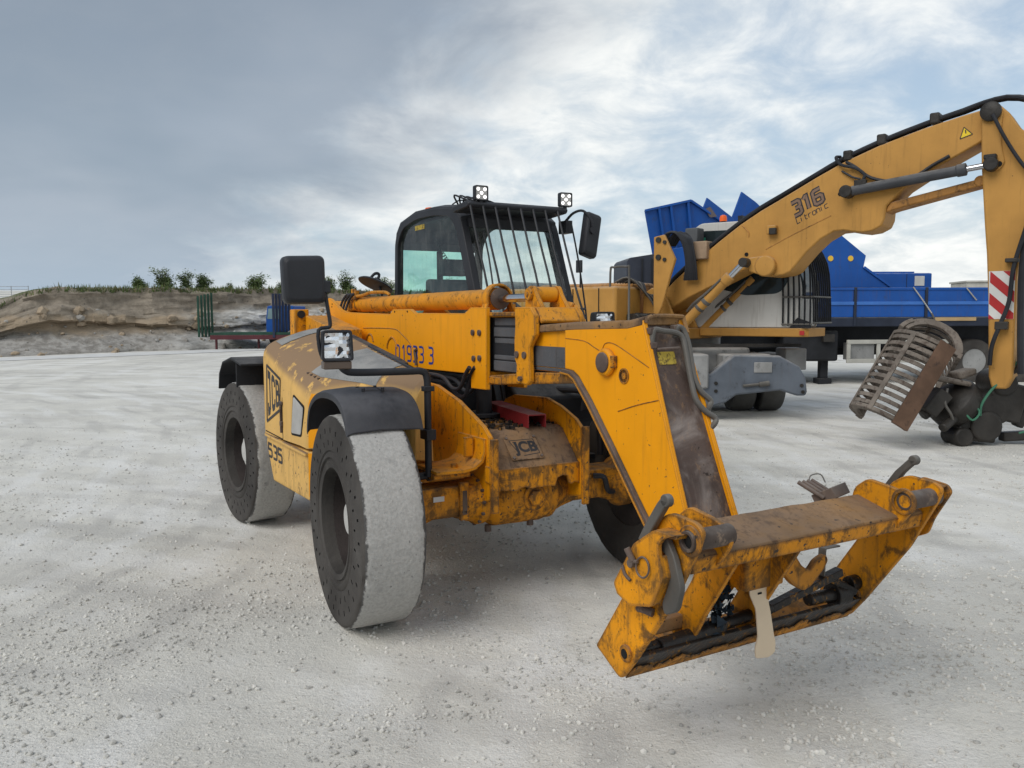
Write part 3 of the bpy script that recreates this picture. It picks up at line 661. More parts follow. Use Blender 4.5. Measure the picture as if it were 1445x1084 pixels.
# ---- engine cover (bonnet): lofted, high at the back and falling to the front
HS = [(-2.14,[(-.56,1.645),(-.75,1.615),(-.92,1.56),(-1.02,1.515),(-1.062,1.47),(-1.078,1.41),(-1.08,.83)]),
      (-2.10,[(-.56,1.67),(-.75,1.64),(-.93,1.585),(-1.03,1.54),(-1.076,1.49),(-1.09,1.42),(-1.09,.83)]),
      (-1.60,[(-.56,1.60),(-.75,1.57),(-.91,1.51),(-1.02,1.445),(-1.075,1.37),(-1.09,1.30),(-1.09,.845)]),
      (-1.10,[(-.56,1.525),(-.75,1.485),(-.88,1.435),(-.99,1.37),(-1.06,1.29),(-1.088,1.20),(-1.09,.865)]),
      (-.94,[(-.56,1.50),(-.74,1.46),(-.865,1.41),(-.97,1.345),(-1.045,1.265),(-1.083,1.17),(-1.09,.865)]),
      (-.66,[(-.56,1.455),(-.68,1.425),(-.76,1.38),(-.81,1.32),(-.835,1.245),(-.845,1.15),(-.85,.87)]),
      (-.36,[(-.56,1.41),(-.63,1.385),(-.68,1.345),(-.71,1.29),(-.73,1.22),(-.74,1.14),(-.745,.87)]),
      (-.12,[(-.56,1.375),(-.61,1.355),(-.65,1.32),(-.672,1.27),(-.685,1.20),(-.69,1.13),(-.69,.87)]),
      (-.09,[(-.57,1.345),(-.60,1.33),(-.63,1.30),(-.65,1.26),(-.66,1.20),(-.665,1.13),(-.665,.88)])]
def cr(a, b_, c, d, t): return .5*((2*b_)+(c-a)*t+(2*a-5*b_+4*c-d)*t*t+(3*b_-a-3*c+d)*t**3)
def hood_sec(x):
    for i in range(len(HS)-1):
        if HS[i][0] <= x <= HS[i+1][0]:
            t = (x-HS[i][0])/(HS[i+1][0]-HS[i][0]); return [(a[0]*(1-t)+c[0]*t, a[1]*(1-t)+c[1]*t) for a, c in zip(HS[i][1], HS[i+1][1])]
def hood_pt(x, s):      # s 0 (inner top) .. 5 (outer, lower)
    q = hood_sec(x); i = min(int(s), 5); t = s-i
    g = lambda k: q[max(0, min(6, k))]
    if i >= 5: return (x, q[5][0]*(1-t)+q[6][0]*t, q[5][1]*(1-t)+q[6][1]*t)
    n2 = g(i+2) if i < 4 else (q[5][0], q[5][1]-.1)
    return (x, cr(g(i-1)[0], g(i)[0], g(i+1)[0], n2[0], t), cr(g(i-1)[1], g(i)[1], g(i+1)[1], n2[1], t))
xs_ = [-2.14, -2.125, -2.10, -1.85, -1.6, -1.35, -1.1, -1.0, -.94, -.9, -.8, -.66, -.6, -.5, -.36, -.24, -.12, -.105, -.09]
b = MB(); b.loft([[(x, -.545, .86)]+[hood_pt(x, s*.25) for s in range(0, 21)]+[hood_pt(x, 6)] for x in xs_])
hood = b.build('engine_cover', YF, TH, .006, ang=32)
b = MB(); b.loft([[(x, y, z) for (y, z) in ((-.50, zt), (ye, zt), (ye, zb), (-.50, zb))] for x, ye, zt, zb in ((-2.11,-1.078,.805,.75),(-1.92,-1.078,.808,.478),(-.95,-1.078,.845,.508),(-.67,-.85,.85,.52))])
lp = b.build('lower_side_panel', M['yellow_faded_low'], TH, .012)
lettering('535', lambda u, v, h: (-2.055+.178*u, -1.078-h, .655+.105*v), M['logo'], lp, .20)
b = MB(); b.loft([[hood_pt(x, s) for s in (4.3, 4.6, 5, 5.5, 5.97)] for x in (-.925, -.85, -.75, -.67)], False, False)
b.v = [(p[0]+.003, p[1]-.004, p[2]) for p in b.v]; b.build('chamfer_panel', Y_, hood)
b = MB(); b.loft([[(x, ye, z) for z in (.54, .68, .835)] for x, ye in ((-.942,-1.078),(-.80,-.963),(-.675,-.861))], False, False); b.build('chamfer_panel', Y_, lp)
def patch(name, m, x0, x1, s0, s1, lift, nx=8, ns=8, skew=0., par=None):
    q = MB(); q.loft([[(lambda p: (p[0]+skew*j/ns, p[1], p[2]+lift))(hood_pt(x0+(x1-x0)*i/nx, s0+(s1-s0)*j/ns)) for j in range(ns+1)] for i in range(nx+1)], False, False); return q.build(name, m, par or hood)
patch('bonnet_grille', M['mesh_grey'], -1.10, -.50, .25, 3.1, .005)
patch('rear_grille', M['mesh_grey'], -2.06, -1.90, .35, 2.6, .005)
# door badge: slanted black frame and letters
q4 = [Vector((-1.985,-1.0925,1.375)), Vector((-1.58,-1.0925,1.29)), Vector((-1.62,-1.0925,1.06)), Vector((-2.02,-1.0925,.935))]
b = MB()
for i in range(4): b.bar(q4[i], q4[(i+1) % 4], .003, .020, (0, 0, 1))
b.build('badge_border', M['logo'], hood)
def hq(u, v, h):      # the badge narrows towards the front
    t = .07+.86*u/2.35; x = -2.003+.405*t; zt, zb = 1.375-.085*t, .935+.125*t; return (x, -1.09-h, zb+.05+(zt-zb-.085)*v)
lettering('JCB', hq, M['logo'], hood, .20)
b = MB()
for (p, q) in (((-1.545,1.16),(-1.55,.85)), ((-2.08,.855),(-1.55,.852))): b.bar((p[0],-1.0905,p[1]), (q[0],-1.0905,q[1]), .003, .008)
b.build('door_gap', M['hole'], hood)
b = MB(); b.box(-1.565,-1.552,-1.108,-1.09,.90,1.12); b.box(-1.60,-1.525,-1.104,-1.09,1.105,1.13); b.box(-1.585,-1.535,-1.106,-1.09,.95,.985); b.build('door_latch', M['brown_grease'], hood, .003)
wp = [(-1.225,1.195),(-.985,1.135),(-1.06,.945),(-1.30,.93)]
b = MB(); b.prism(round_poly([(-1.24,1.213),(-.970,1.147),(-1.05,.930),(-1.316,.914)], .03), 'y', -1.0925, -1.08); b.build('side_vent_frame', M['hole'], hood, .002)
b = MB(); b.prism(round_poly(wp, .025), 'y', -1.0955, -1.085); b.build('side_vent', M['hub'], hood, .002)
b = MB(); b.box(-2.10, -.95, -1.097, -1.07, .8115, .835); b.build('seam_strip', YF, hood, .004)
rn = random.Random(5)
q = MB()
for i in range(9): p = Vector(hood_pt(-1.05+.06*i, .12)); q.cyl(p, p+Vector((0,0,.008)), .009, n=6)
for i in range(4): p = Vector(hood_pt(-1.13+.06*i, 3.25)); q.cyl(p, p+Vector((0,0,.010)), .010, n=6)
q.each('cover_rivet', M['brown_grease'], hood)
b = MB(); b.tube([hood_pt(x, -.0) for x in (-1.15, -.9, -.6, -.3)], .012, 8, 3); b.build('rubber_seal', BK, hood)

# ---- front fenders
def fender(y0, y1, name='fender'):
    prof = [(-.50,1.06),(-.475,1.15),(-.42,1.235),(-.31,1.295),(-.17,1.325),(-.02,1.33),(.10,1.315),(.19,1.275),(.255,1.21),(.295,1.13)]
    b = MB(); secs = []
    P = []
    for i in range(len(prof)-1):
        a, c, d, e = prof[max(0,i-1)], prof[i], prof[i+1], prof[min(len(prof)-1,i+2)]
        for t in (0, .33, .66): P.append((cr(a[0],c[0],d[0],e[0],t), cr(a[1],c[1],d[1],e[1],t)))
    P.append(prof[-1]); out = y0 if abs(y0) > abs(y1) else y1; inn = y1 if out == y0 else y0; sg = 1 if out > 0 else -1
    for (x, z) in P:
        cx, cz = 0., .60; d = Vector((x-cx, z-cz)).normalized(); row = []
        for k, yy in enumerate((out, out-sg*.004, out-sg*.03, out*.6+inn*.4, inn+sg*.03, inn)):
            dr = (-.038, -.012, .0, .012, .0, -.012)[k]; row.append((x+d.x*dr, yy, z+d.y*dr))
        low = [(p[0]-d.x*.010, p[1]-(sg*.004 if k < 2 else 0), p[2]-d.y*.010) for k, p in enumerate(row)][::-1]
        secs.append(row+low)
    b.loft(secs); return b
f = fender(-1.215, -.775).build('fender', M['fender'], TH, .003)
b = MB()
for (x, y) in ((-.05,-.93),(.10,-.94),(-.04,-1.04),(.09,-1.05)): b.cyl((x, y, 1.325), (x, y, 1.347), .010, n=8)
for (p, q) in (((-.05,-.93),(.10,-.94)),((.10,-.94),(.09,-1.05)),((.09,-1.05),(-.04,-1.04)),((-.04,-1.04),(-.05,-.93))): b.bar((p[0],p[1],1.339-.07*max(0,p[0])), (q[0],q[1],1.339-.07*max(0,q[0])), .004, .003)
b.build('fender_bracket', BK, f)
b = MB(); b.prism([(-.50,1.10),(-.42,1.21),(-.30,1.27),(-.1,1.30),(.10,1.29),(.2,1.22),(.24,1.14),(.1,1.22),(-.15,1.24),(-.33,1.17)], 'y', -.845, -.825); b.build('fender_inner_web', BK, f)
fl = fender(.815, 1.215).build('fender', M['fender'], TH, .003)
b = MB(); b.sheet([(-3.33,1.10),(-3.28,1.24),(-3.12,1.345),(-2.75,1.40),(-2.35,1.36)], .02, 'y', -1.215, -.80); b.prism([(-3.33,1.09),(-3.28,1.24),(-3.12,1.345),(-2.75,1.40),(-2.62,1.39),(-2.64,1.20),(-3.0,1.24),(-3.2,1.12)], 'y', -.83, -.805); b.box(-2.62,-2.60,-1.2,-.82,1.16,1.385); b.build('rear_fender', M['black_dull'], TH, .006)
b = MB(); b.sheet([(-3.33,1.10),(-3.28,1.24),(-3.12,1.345),(-2.75,1.40),(-2.35,1.36)], .02, 'y', .80, 1.215); b.build('rear_fender', M['black_dull'], TH, .006)

# ---- headlamp bracket, lamp and square mirror on the right
b = MB(); b.tube([(-.05,-.60,.80),(-.05,-.60,1.25),(-.05,-.605,1.385),(-.05,-.64,1.418),(-.05,-.72,1.42),(-.05,-1.02,1.425),(-.05,-1.09,1.44),(-.05,-1.115,1.475),(-.05,-1.12,1.52)], .021, 12, 4); lb = b.build('lamp_bracket', BK, TH); LS = Vector((.15, -.065, .012)); lb.location = LS
b = MB(); b.box(-.10, .0, -.63, -.57, 1.02, 1.08); b.box(-.075,-.025,-.63,-.565,1.30,1.33); b.each('bracket_clamp', BK, lb, bevel=.004)
def headlamp(x, y, z, wd, ht, yaw=0.):
    T = Matrix.Translation((x, y, z)) @ Matrix.Rotation(yaw, 4, 'Z')
    def bx(x0,x1,y0,y1,z0,z1,nm,m,par,bev):
        q = MB(); q.box(x0,x1,y0,y1,z0,z1); q.v = [T@Vector(p) for p in q.v]; return q.build(nm, m, par, bev)
    h = MB(); pr = round_poly([(-wd/2,-ht/2),(wd/2,-ht/2),(wd*.46,ht/2),(-wd*.46,ht/2)], .02)
    h.loft([[(x_, p[0]*k, p[1]*k) for p in pr] for x_, k in ((-.09,.72),(-.05,.95),(.035,1.),(.035,.86),(.015,.82))]); h.v = [T@Vector(p) for p in h.v]
    hl = h.build('headlamp', BK, TH, .002)
    q = MB(); N_ = 7
    q.loft([[(.018+.014*noise.noise((i*.9,j*.9,3.)), -wd*.40+wd*.80*i/N_, -ht*.40+ht*.80*j/N_) for i in range(N_+1)] for j in range(N_+1)], False, False); q.v = [T@Vector(p) for p in q.v]
    q.build('lens', M['lens'], hl, ang=10); return hl, T
hl, T = headlamp(-.02, -1.145, 1.578, .172, .168, -.12); hl.location = LS
q = MB(); q.box(-.06,.03,-.075,.075,-.128,-.085); q.v = [T@Vector(p) for p in q.v]; q.build('indicator', mat('smoked_indicator', (.10,.075,.06), .35, bump=.1), hl, .006)
headlamp(-.30, .875, 1.70, .165, .145, -.15)
b = MB(); b.tube([(-.30,.86,1.2),(-.32,.87,1.62)], .018, 8, 1); b.build('lamp_post', BK, TH)
b = MB(); b.tube([(-.06,-1.20,1.495),(-.06,-1.225,1.55),(-.06,-1.23,1.66),(-.06,-1.175,1.675),(-.06,-1.165,1.70),(-.06,-1.18,1.80),(-.06,-1.195,1.93)], .0105, 8, 3); b.build('mirror_arm', BK, TH).location = LS
def mirror(T, wd, ht, dp, name='mirror'):
    pr = round_poly([(-wd/2,-ht*.46),(wd*.45,-ht/2),(wd/2,ht*.48),(-wd*.47,ht/2)], min(wd, ht)*.16, 5)
    q = MB(); q.loft([[(x_, p[0]*k, p[1]*k) for p in pr] for x_, k in ((-dp*.5,.93),(-dp*.45,1.),(dp*.15,.99),(dp*.38,.93),(dp*.5,.80))]); q.v = [T@Vector(p) for p in q.v]
    m_ = q.build('mirror', BK, TH, .004, ang=12)
    g = MB(); g.loft([[(x_, p[0]*.88, p[1]*.9) for p in pr] for x_ in (-dp*.5-.003, -dp*.5+.01)]); g.v = [T@Vector(p) for p in g.v]; g.build('mirror_glass', M['chrome'], m_); return m_
mm = mirror(Matrix.Translation((-.08,-1.297,1.928)) @ Matrix.Rotation(-.10,4,'Z') @ Matrix.Rotation(.06,4,'X'), .235, .265, .10); mm.location = LS
b = MB(); b.box(-.08,-.03,-1.215,-1.165,1.86,1.925); b.build('mirror_clamp', BK, mm, .006)
mm = mirror(Matrix.Translation((-1.0,1.26,2.385)) @ Matrix.Rotation(.14,4,'Z') @ Matrix.Rotation(-.16,4,'X'), .155, .365, .075)
b = MB(); b.tube([(-1.12,1.10,2.50),(-1.05,1.13,2.56),(-1.0,1.19,2.575),(-.955,1.235,2.50),(-.955,1.25,2.42)], .011, 8, 4); b.cyl((-.985,1.25,2.42),(-.94,1.25,2.42),.028); b.tube([(-1.02,1.085,2.49),(-1.0,1.14,2.2),(-.98,1.20,1.80),(-.97,1.22,1.55)], .007, 6, 3); b.tube([(-.98,1.195,1.80),(-.93,1.06,1.79)], .010, 6, 1); b.box(-1.16,-1.05,1.06,1.12,2.40,2.50); b.build('mirror_arm', BK, TH)
# round mirror behind the boom
b = MB(); nn = Vector((-.10,.42,.90)).normalized(); c0 = Vector((-2.75,.09,2.03)); b.lathe([(.165,0),(.168,.008),(.15,.022),(.06,.03),(.02,.031)], c0, nn, 36); rm = b.build('round_mirror', BK, TH)
b = MB(); b.tube([c0+nn*.03, c0+nn*.10+Vector((0,.0,.01)), c0+nn*.12+Vector((0,-.05,-.0)), c0+nn*.08+Vector((0,-.09,-.02))], .014, 8, 4); b.cyl(c0+nn*.02, c0+nn*.07, .03); b.tube([c0+nn*.05, (-2.72,.14,1.95), (-2.70,.15,1.75)], .012, 8, 3); b.build('mirror_bracket', BK, rm)

# ---- cab
CY0, CY1 = .25, 1.13
pane = [(-2.63,1.55),(-2.595,2.40),(-2.47,2.53),(-2.16,2.578),(-1.81,2.572),(-1.50,2.535),(-1.385,2.425),(-1.02,1.55)]
outr = [(-2.715,1.47),(-2.655,2.43),(-2.53,2.58),(-2.19,2.635),(-1.81,2.63),(-1.44,2.595),(-1.30,2.50),(-.885,1.47)]
pane_r, outr_r = round_poly(pane, [.03,.06,.08,.1,.1,.08,.06,.03]), round_poly(outr, [.02,.06,.08,.1,.1,.08,.07,.02])
cab = MB()
for (y0, y1) in ((CY0, CY0+.06), (CY1-.06, CY1)):
    n = len(pane_r); vs = [(p[0], y, p[1]) for y in (y0, y1) for q_ in (outr_r, pane_r) for p in q_]
    fs = []
    for i in range(n):
        j = (i+1) % n; fs += [(i, j, n+j, n+i), (2*n+i, 3*n+i, 3*n+j, 2*n+j), (i, 2*n+i, 2*n+j, j), (n+i, n+j, 3*n+j, 3*n+i)]
    cab.add(vs, fs)
    cab.prism([(-2.78,1.02),(-2.715,1.468),(-.885,1.468),(-.70,1.02)], 'y', y0+.002, y1-.002)
cabo = cab.build('cab_frame', BK, TH, .008)
b = MB(); rf = [(-2.66,2.40),(-2.63,2.50),(-2.53,2.588),(-2.19,2.648),(-1.81,2.643),(-1.44,2.603),(-1.30,2.51)]
sec = []
for k in range(9):
    t = k/8; y = CY0+.004+(CY1-CY0-.008)*t; up = .035*(1-(2*t-1)**4); sec.append([(x, y, z+up) for x, z in rf]+[(x, y, z-.05) for x, z in rf[::-1]])
b.loft(sec); b.build('cab_roof', [BK], TH, .01)
b = MB(); b.box(-1.335,-1.265,CY0+.06,CY1-.06,2.43,2.505); b.box(-2.70,-2.60,CY0+.06,CY1-.06,1.02,1.62); b.box(-2.70,-2.62,CY0+.06,CY1-.06,2.36,2.42); b.box(-2.70,-.80,CY0+.06,CY1-.06,1.02,1.08); b.bar((-.93,CY0+.06,1.44),(-.93,CY1-.06,1.44),.05,.10); b.prism([(-1.0,1.05),(-.72,1.05),(-.84,1.46),(-.95,1.46)],'y',CY0+.06,CY1-.06)
b.box(-2.62,-1.32,CY0+.06,CY1-.06,2.535,2.555); b.each('cab_lining', M['liner'], TH, bevel=.004)
g = MB(); g.add([(p[0], CY0+.03, p[1]) for p in pane_r], [tuple(range(len(pane_r)))]); g.build('side_window', M['glass'], TH)
g = MB(); g.add([(p[0], CY1-.03, p[1]) for p in pane_r], [tuple(range(len(pane_r)))]); g.build('side_window', M['glass_clear'], TH)
g = MB(); g.loft([[(x, y, z) for x, z in ((-1.285,2.45),(-1.13,2.10),(-.915,1.48))] for y in (CY0+.055, CY1-.055)], False, False); g.build('windscreen', M['glass_clear'], TH)
g = MB(); g.loft([[(-2.655, y, 1.62), (-2.66, y, 2.37)] for y in (CY0+.07, CY1-.07)], False, False); g.build('rear_window', M['glass'], TH)
b = MB(); b.box(-2.64,-2.61,.66,.71,1.7,2.35); b.build('rear_wiper_post', M['liner'], TH)
b = MB(); b.prism(round_poly([(-2.35,1.50),(-1.75,1.45),(-1.75,1.56),(-2.18,1.60),(-2.32,2.08),(-2.42,2.08),(-2.44,1.5)], .05), 'y', .44, .94); b.box(-2.40,-2.30,.56,.82,2.11,2.26); b.box(-2.3,-1.8,.5,.9,1.08,1.46); b.build('seat', M['liner'], TH, .02)
b = MB(); b.tube([(-1.45+.17*math.cos(a)*.55, .69+.19*math.sin(a), 1.72+.17*math.cos(a)*.8) for a in [i*2*math.pi/24 for i in range(25)]], .014, 8, 1); b.cyl((-1.45,.69,1.71),(-1.2,.69,1.3),.03); b.build('steering_wheel', M['liner'], TH)
b = MB(); P = []
for i in range(150):
    t = i/149; x = -2.15+.72*t; z = 2.42-.30*math.sin(min(1., t*1.15)*math.pi*.5)-.03*math.sin(t*math.pi); a = i*1.05; P.append((x+.010*math.cos(a), .42+.012*math.sin(a), z+.012*math.cos(a)))
b.tube(P, .0035, 5, 1); b.build('coiled_cable', BK, TH)
b = MB(); b.tube([(-1.21,.40,2.40),(-1.14,.41,2.2),(-1.02,.39,1.9)], .007, 6, 2); b.build('wiper_arm', BK, TH)
b = MB(); b.tube([(-1.30,1.02,2.44),(-1.12,1.045,2.05),(-1.0,1.06,1.78)], .009, 6, 2); b.build('wiper_arm', BK, TH)
b = MB(); b.prism([(-1.27,2.53),(-1.02,2.545),(-1.0,2.575),(-1.04,2.60),(-1.30,2.575)], 'y', .17, 1.05); b.build('guard_header', BK, TH, .012)
b = MB()
rn = random.Random(6)
for i in range(5): y = .15+i*.05; b.tube([(-1.28,.22+.02*i,2.60),(-1.2,y,2.64+.015*rn.random()),(-1.08,y+.03,2.61),(-1.05,y+.1,2.58)], .007, 6, 4)
b.tube([(-1.75,.4,2.665),(-1.5,.33,2.66),(-1.3,.28,2.635),(-1.15,.26,2.62)], .006, 6, 4); b.build('lamp_cables', BK, TH)
for i, yy in enumerate((.19,.295,.40,.51,.62,.73,.84,.955)):
    b = MB(); b.tube([(-1.02,yy,2.575),(-.90,yy,2.28),(-.75,yy,1.94),(-.66,yy+(.02 if i == 7 else 0),1.55 if i < 7 else 1.72)], .0085, 6, 3); b.build('guard_bar', BK, TH)
b = MB(); b.tube([(-.66,.15,1.56),(-.66,.97,1.56)], .012, 6, 1); b.build('guard_rail', BK, TH)
led_pts = [(-.028,.028),(.028,.028),(0,0),(-.028,-.028),(.028,-.028)]
for yy, zz_, yw in ((.285,2.655,.0),(1.035,2.655,-.1)):
    T = Matrix.Translation((-1.02,yy,zz_)) @ Matrix.Rotation(yw,4,'Z'); q = MB(); pr = round_poly([(-.055,-.055),(.055,-.055),(.055,.055),(-.055,.055)], .014)
    q.loft([[(x_,p[0]*k,p[1]*k) for p in pr] for x_, k in ((-.045,.8),(-.03,1),(.012,1),(.012,.86),(.004,.84))]); q.v = [T@Vector(p) for p in q.v]; wl = q.build('work_lamp', BK, TH, .002)
    q = MB(); q.box(.004,.006,-.046,.046,-.046,.046); q.v = [T@Vector(p) for p in q.v]; q.build('lamp_face', M['hub'], wl)
    for (a, c) in led_pts: q = MB(); q.cyl(T@Vector((.006,a,c)), T@Vector((.0095,a,c)), .0125, n=14); q.build('lit_diode', M['led'], wl)
    q = MB(); q.box(-.02,.0,-.012,.012,-.09,-.05); q.v = [T@Vector(p) for p in q.v]; q.build('lamp_stalk', BK, wl)
b = MB(); b.lathe([(.052,0),(.05,.03),(.04,.045),(.015,.05)], (-2.42,.50,2.675), (0,0,1), 24); b.build('beacon', M['orange'], TH)
b = MB(); b.box(-2.25,-2.05,CY0+.0275,CY0+.0279,2.49,2.53); b.build('window_sticker', M['sticker'], TH)
# lower cab body and grab rail
b = MB(); b.prism([(-2.6,.70),(-.95,.70),(-.62,.95),(-.58,1.15),(-.72,1.28),(-2.6,1.28)], 'y', .335, 1.10); b.build('cab_base', BD, TH, .02)
b = MB(); b.tube([(-.66,.72,1.20),(-.50,.80,1.20),(-.40,.82,1.17),(-.29,.82,1.10),(-.26,.82,.98),(-.25,.82,.76)], .024, 10, 4); b.build('grab_rail', BK, TH)
b = MB(); b.box(-.60,-.55,.36,.98,.86,.90); b.box(-.58,-.40,.62,.98,.70,.74); b.build('cab_step', BD, TH, .006)
# ---- rear boom tower
b = MB(); b.box(-3.18,-3.02,-.59,-.455,.70,1.815); b.box(-3.4,-2.9,-.40,-.24,.70,1.72); b.box(-3.4,-2.9,.15,.30,.70,1.80); b.build('boom_tower', YW, TH, .01)
b = MB(); b.prism([(-2.98,.9),(-2.16,.9),(-2.16,1.64),(-2.98,1.76)], 'y', -.50, -.25); b.build('rear_cowl', YW, TH, .01)
b = MB(); b.cyl((-3.02,-.53,1.77),(-3.0,-.53,1.77),.035); b.build('tower_pin', BK, TH)

# ---- boom: outer section, pads, inner section, nose
BY0, BY1 = -.2, .10
prof = [(-3.32,1.90),(-3.25,1.925),(-3.18,1.915),(-3.02,1.86),(-2.88,1.81),(-2.72,1.785),(-1.66,1.765),(-1.60,1.80),(-1.25,1.80),(-1.17,1.77),(-.35,1.762),(-.26,1.80),(-.045,1.798),(-.05,1.285),(-.262,1.28),(-.262,1.375),(-1.18,1.362),(-2.2,1.53),(-3.32,1.745)]
b = MB(); b.prism(prof, 'y', BY0, BY0+.03); b.prism(prof, 'y', BY1-.03, BY1)
b.prism([(-3.3,1.90),(-2.72,1.75),(-1.66,1.74),(-.08,1.765),(-.08,1.735),(-1.66,1.715),(-2.72,1.72),(-3.3,1.86)], 'y', BY0+.03, BY1-.03)
b.prism([(-3.3,1.76),(-2.2,1.55),(-1.18,1.385),(-.08,1.395),(-.08,1.37),(-1.18,1.363),(-2.2,1.531),(-3.3,1.746)], 'y', BY0+.03, BY1-.03)
boom = b.build('boom', Y_, TH, .004)
b = MB()
for (x, z) in ((-.22,1.64),(-.13,1.64),(-.21,1.475),(-.13,1.48)): b.cyl((x, BY0, z), (x, BY0-.012, z), .019, n=16); b.cyl((x, BY0-.012, z), (x, BY0-.016, z), .010, n=6)
b.each('pad_bolt', M['brown_grease'], boom)
b = MB()
for (x, z) in ((-1.555,1.782),(-1.30,1.782),(-3.13,1.865),(-3.14,1.84)): b.cyl((x, BY0+.004, z), (x, BY0-.003, z), .008, n=10)
b.each('bolt_hole', M['hole'], boom)
b = MB()
for cx, cz, r_ in ((-2.12,1.515,.085),(-1.62,1.475,.105)):
    b.tube([(x, BY0-.001, z) for x, z in arc(cx, cz, r_, 15, 170, 14)], .009, 6, 1)
b.tube([(-2.28,BY0,1.648),(-1.9,BY0,1.652),(-1.56,BY0,1.648),(-1.42,BY0,1.61),(-1.25,BY0,1.54),(-1.14,BY0,1.45),(-1.11,BY0,1.39)], .0045, 6, 3); b.build('weld_relief', YW, boom)
b = MB(); b.tube([(-1.12,BY0-.006,1.505),(-1.15,BY0-.010,1.49),(-1.13,BY0-.012,1.44),(-1.125,BY0-.012,1.385)], .010, 6, 3); b.build('hose_clip', M['brown_grease'], boom)
for ch, x in (('0',-1.545),('1',-1.42),('9',-1.315),('3',-1.20),('3',-1.09),('3',-.92)):
    lettering(ch, lambda u, v, h, x=x: (x+.125*u, BY0-h, 1.408+.118*v), M['blue_ink'], boom, .14, soft=2)
# chain pads and inner boom
IY0, IY1 = -.15, .05
b = MB(); b.box(-.9,.42,IY0+.015,IY1-.015,1.40,1.735); ib = b.build('middle_boom', BD, TH, .004)
for z0, z1, o in ((1.685,1.735,.0),(1.615,1.675,.006),(1.575,1.61,.0),(1.475,1.505,.004),(1.405,1.47,.008)):
    b = MB(); b.box(-.055,.36,IY0+.013-o,IY0+.03,z0,z1); b.build('wear_pad', M['pad'], TH, .006)
b = MB(); b.box(-.05,.34,BY0+.02,BY1-.02,1.742,1.768); b.box(-.15,.10,BY0+.02,BY1-.02,1.325,1.372); b.prism([(-.05,1.318),(.90,1.39),(.90,1.445),(.5,1.425),(-.05,1.375)],'y',BY0+.025,BY0+.05); b.build('chain_guide', YD, TH, .006)
col = [(.325,1.795),(.50,1.795),(.55,1.745),(.555,1.64),(.515,1.60),(.49,1.565),(.50,1.375),(.46,1.35),(.335,1.36),(.345,1.46),(.322,1.50),(.32,1.60),(.33,1.68)]
b = MB(); b.prism(col, 'y', BY0-.012, BY0+.02); b.prism(col, 'y', BY1-.02, BY1+.012); b.prism([(.33,1.75),(.52,1.75),(.56,1.70),(.575,1.715),(.52,1.792),(.33,1.79)], 'y', BY0+.02, BY1-.02); b.box(.34,.46,BY0+.02,BY1-.02,1.36,1.385); cl_ = b.build('boom_collar', YW, TH, .006)
b = MB()
for x in (.355,.44): b.cyl((x, BY0-.012, 1.522), (x, BY0-.022, 1.522), .020, n=16)
b.cyl((.40,BY0-.012,1.385),(.40,BY0-.03,1.385),.016,n=6); b.each('collar_bolt', M['brown_grease'], cl_)
b = MB(); b.box(.38,1.02,IY0-.005,IY1+.005,1.435,1.685); b.build('inner_boom', Y_, TH, .012)
b = MB(); b.box(.36,.90,IY0-.012,IY0-.004,1.462,1.575); b.box(.36,.90,IY0-.010,IY0-.004,1.440,1.458); b.box(.69,.695,IY0-.014,IY0-.011,1.47,1.57); b.build('wear_strip', M['pad'], TH, .003)
b = MB(); b.loft([[(x, y, z+dz_) for y, dz_ in ((IY0-.03,0),(IY0-.02,.012),(IY1+.02,.012),(IY1+.03,0),(IY1+.03,-.03),(IY0-.03,-.03))] for x, z in ((.40,1.675),(.9,1.70),(1.34,1.71),(1.45,1.728))]); b.build('boom_top_plate', M['dusty_steel'], TH, .006)
# extension ram on top of the boom
b = MB(); CZ = 1.855; b.lathe([(.06,-2.86),(.066,-2.84),(.066,-.30),(.072,-.29),(.072,-.20),(.06,-.195),(.04,-.19)], (0,-.03,CZ), (1,0,0), 32); ram = b.build('extension_ram', YW, TH, .003)
b = MB(); b.cyl((-.25,-.03,CZ),(.36,-.03,CZ),.026,n=20); b.build('ram_rod', M['chrome'], ram)
b = MB(); ring = [(y, z) for y, z in arc(-.03, CZ, .098, -20, 200, 18)]; inn = [(y, z) for y, z in arc(-.03, CZ, .084, 200, -20, 18)]; b.prism([(.085,1.765),(.085,CZ-.03)]+ring+[(-.145,1.765)]+[(-.125,1.765)]+inn+[(.065,1.765)], 'x', -.24, -.17); b.build('ram_strap', YW, ram, .003)
b = MB(); b.lathe([(.05,-.185),(.068,-.18),(.068,-.165),(.03,-.16)], (0,-.03,CZ), (1,0,0), 24); b.build('gland_nut', M['brown_grease'], ram)
for y in (-.115, .055):
    b = MB(); b.prism(round_poly([(.30,1.785),(.31,1.87),(.335,1.915),(.395,1.92),(.42,1.87),(.52,1.76),(.50,1.74),(.31,1.76)], .025), 'y', y-.013, y+.013); e_ = b.build('ram_ear', YW, TH, .004)
    b = MB(); b.cyl((.365,y-.013,1.868),(.365,y-.034,1.868),.036,n=18); b.cyl((.365,y-.034,1.868),(.365,y-.040,1.868),.014,n=6); b.build('pin_cap', YW, e_, .004)
b = MB(); b.cyl((.365,-.10,1.868),(.365,.04,1.868),.045); b.cyl((.365,.068,1.80),(.44,.12,1.78),.04); b.build('ram_pin', YW, TH, .004)
b = MB(); b.prism(round_poly([(.36,1.73),(.38,1.80),(.44,1.815),(.50,1.77),(.54,1.70),(.40,1.70)], .02), 'y', .115, .145); b.cyl((.42,.07,1.765),(.42,.12,1.765),.035); b.build('chain_anchor', YW, TH, .005)
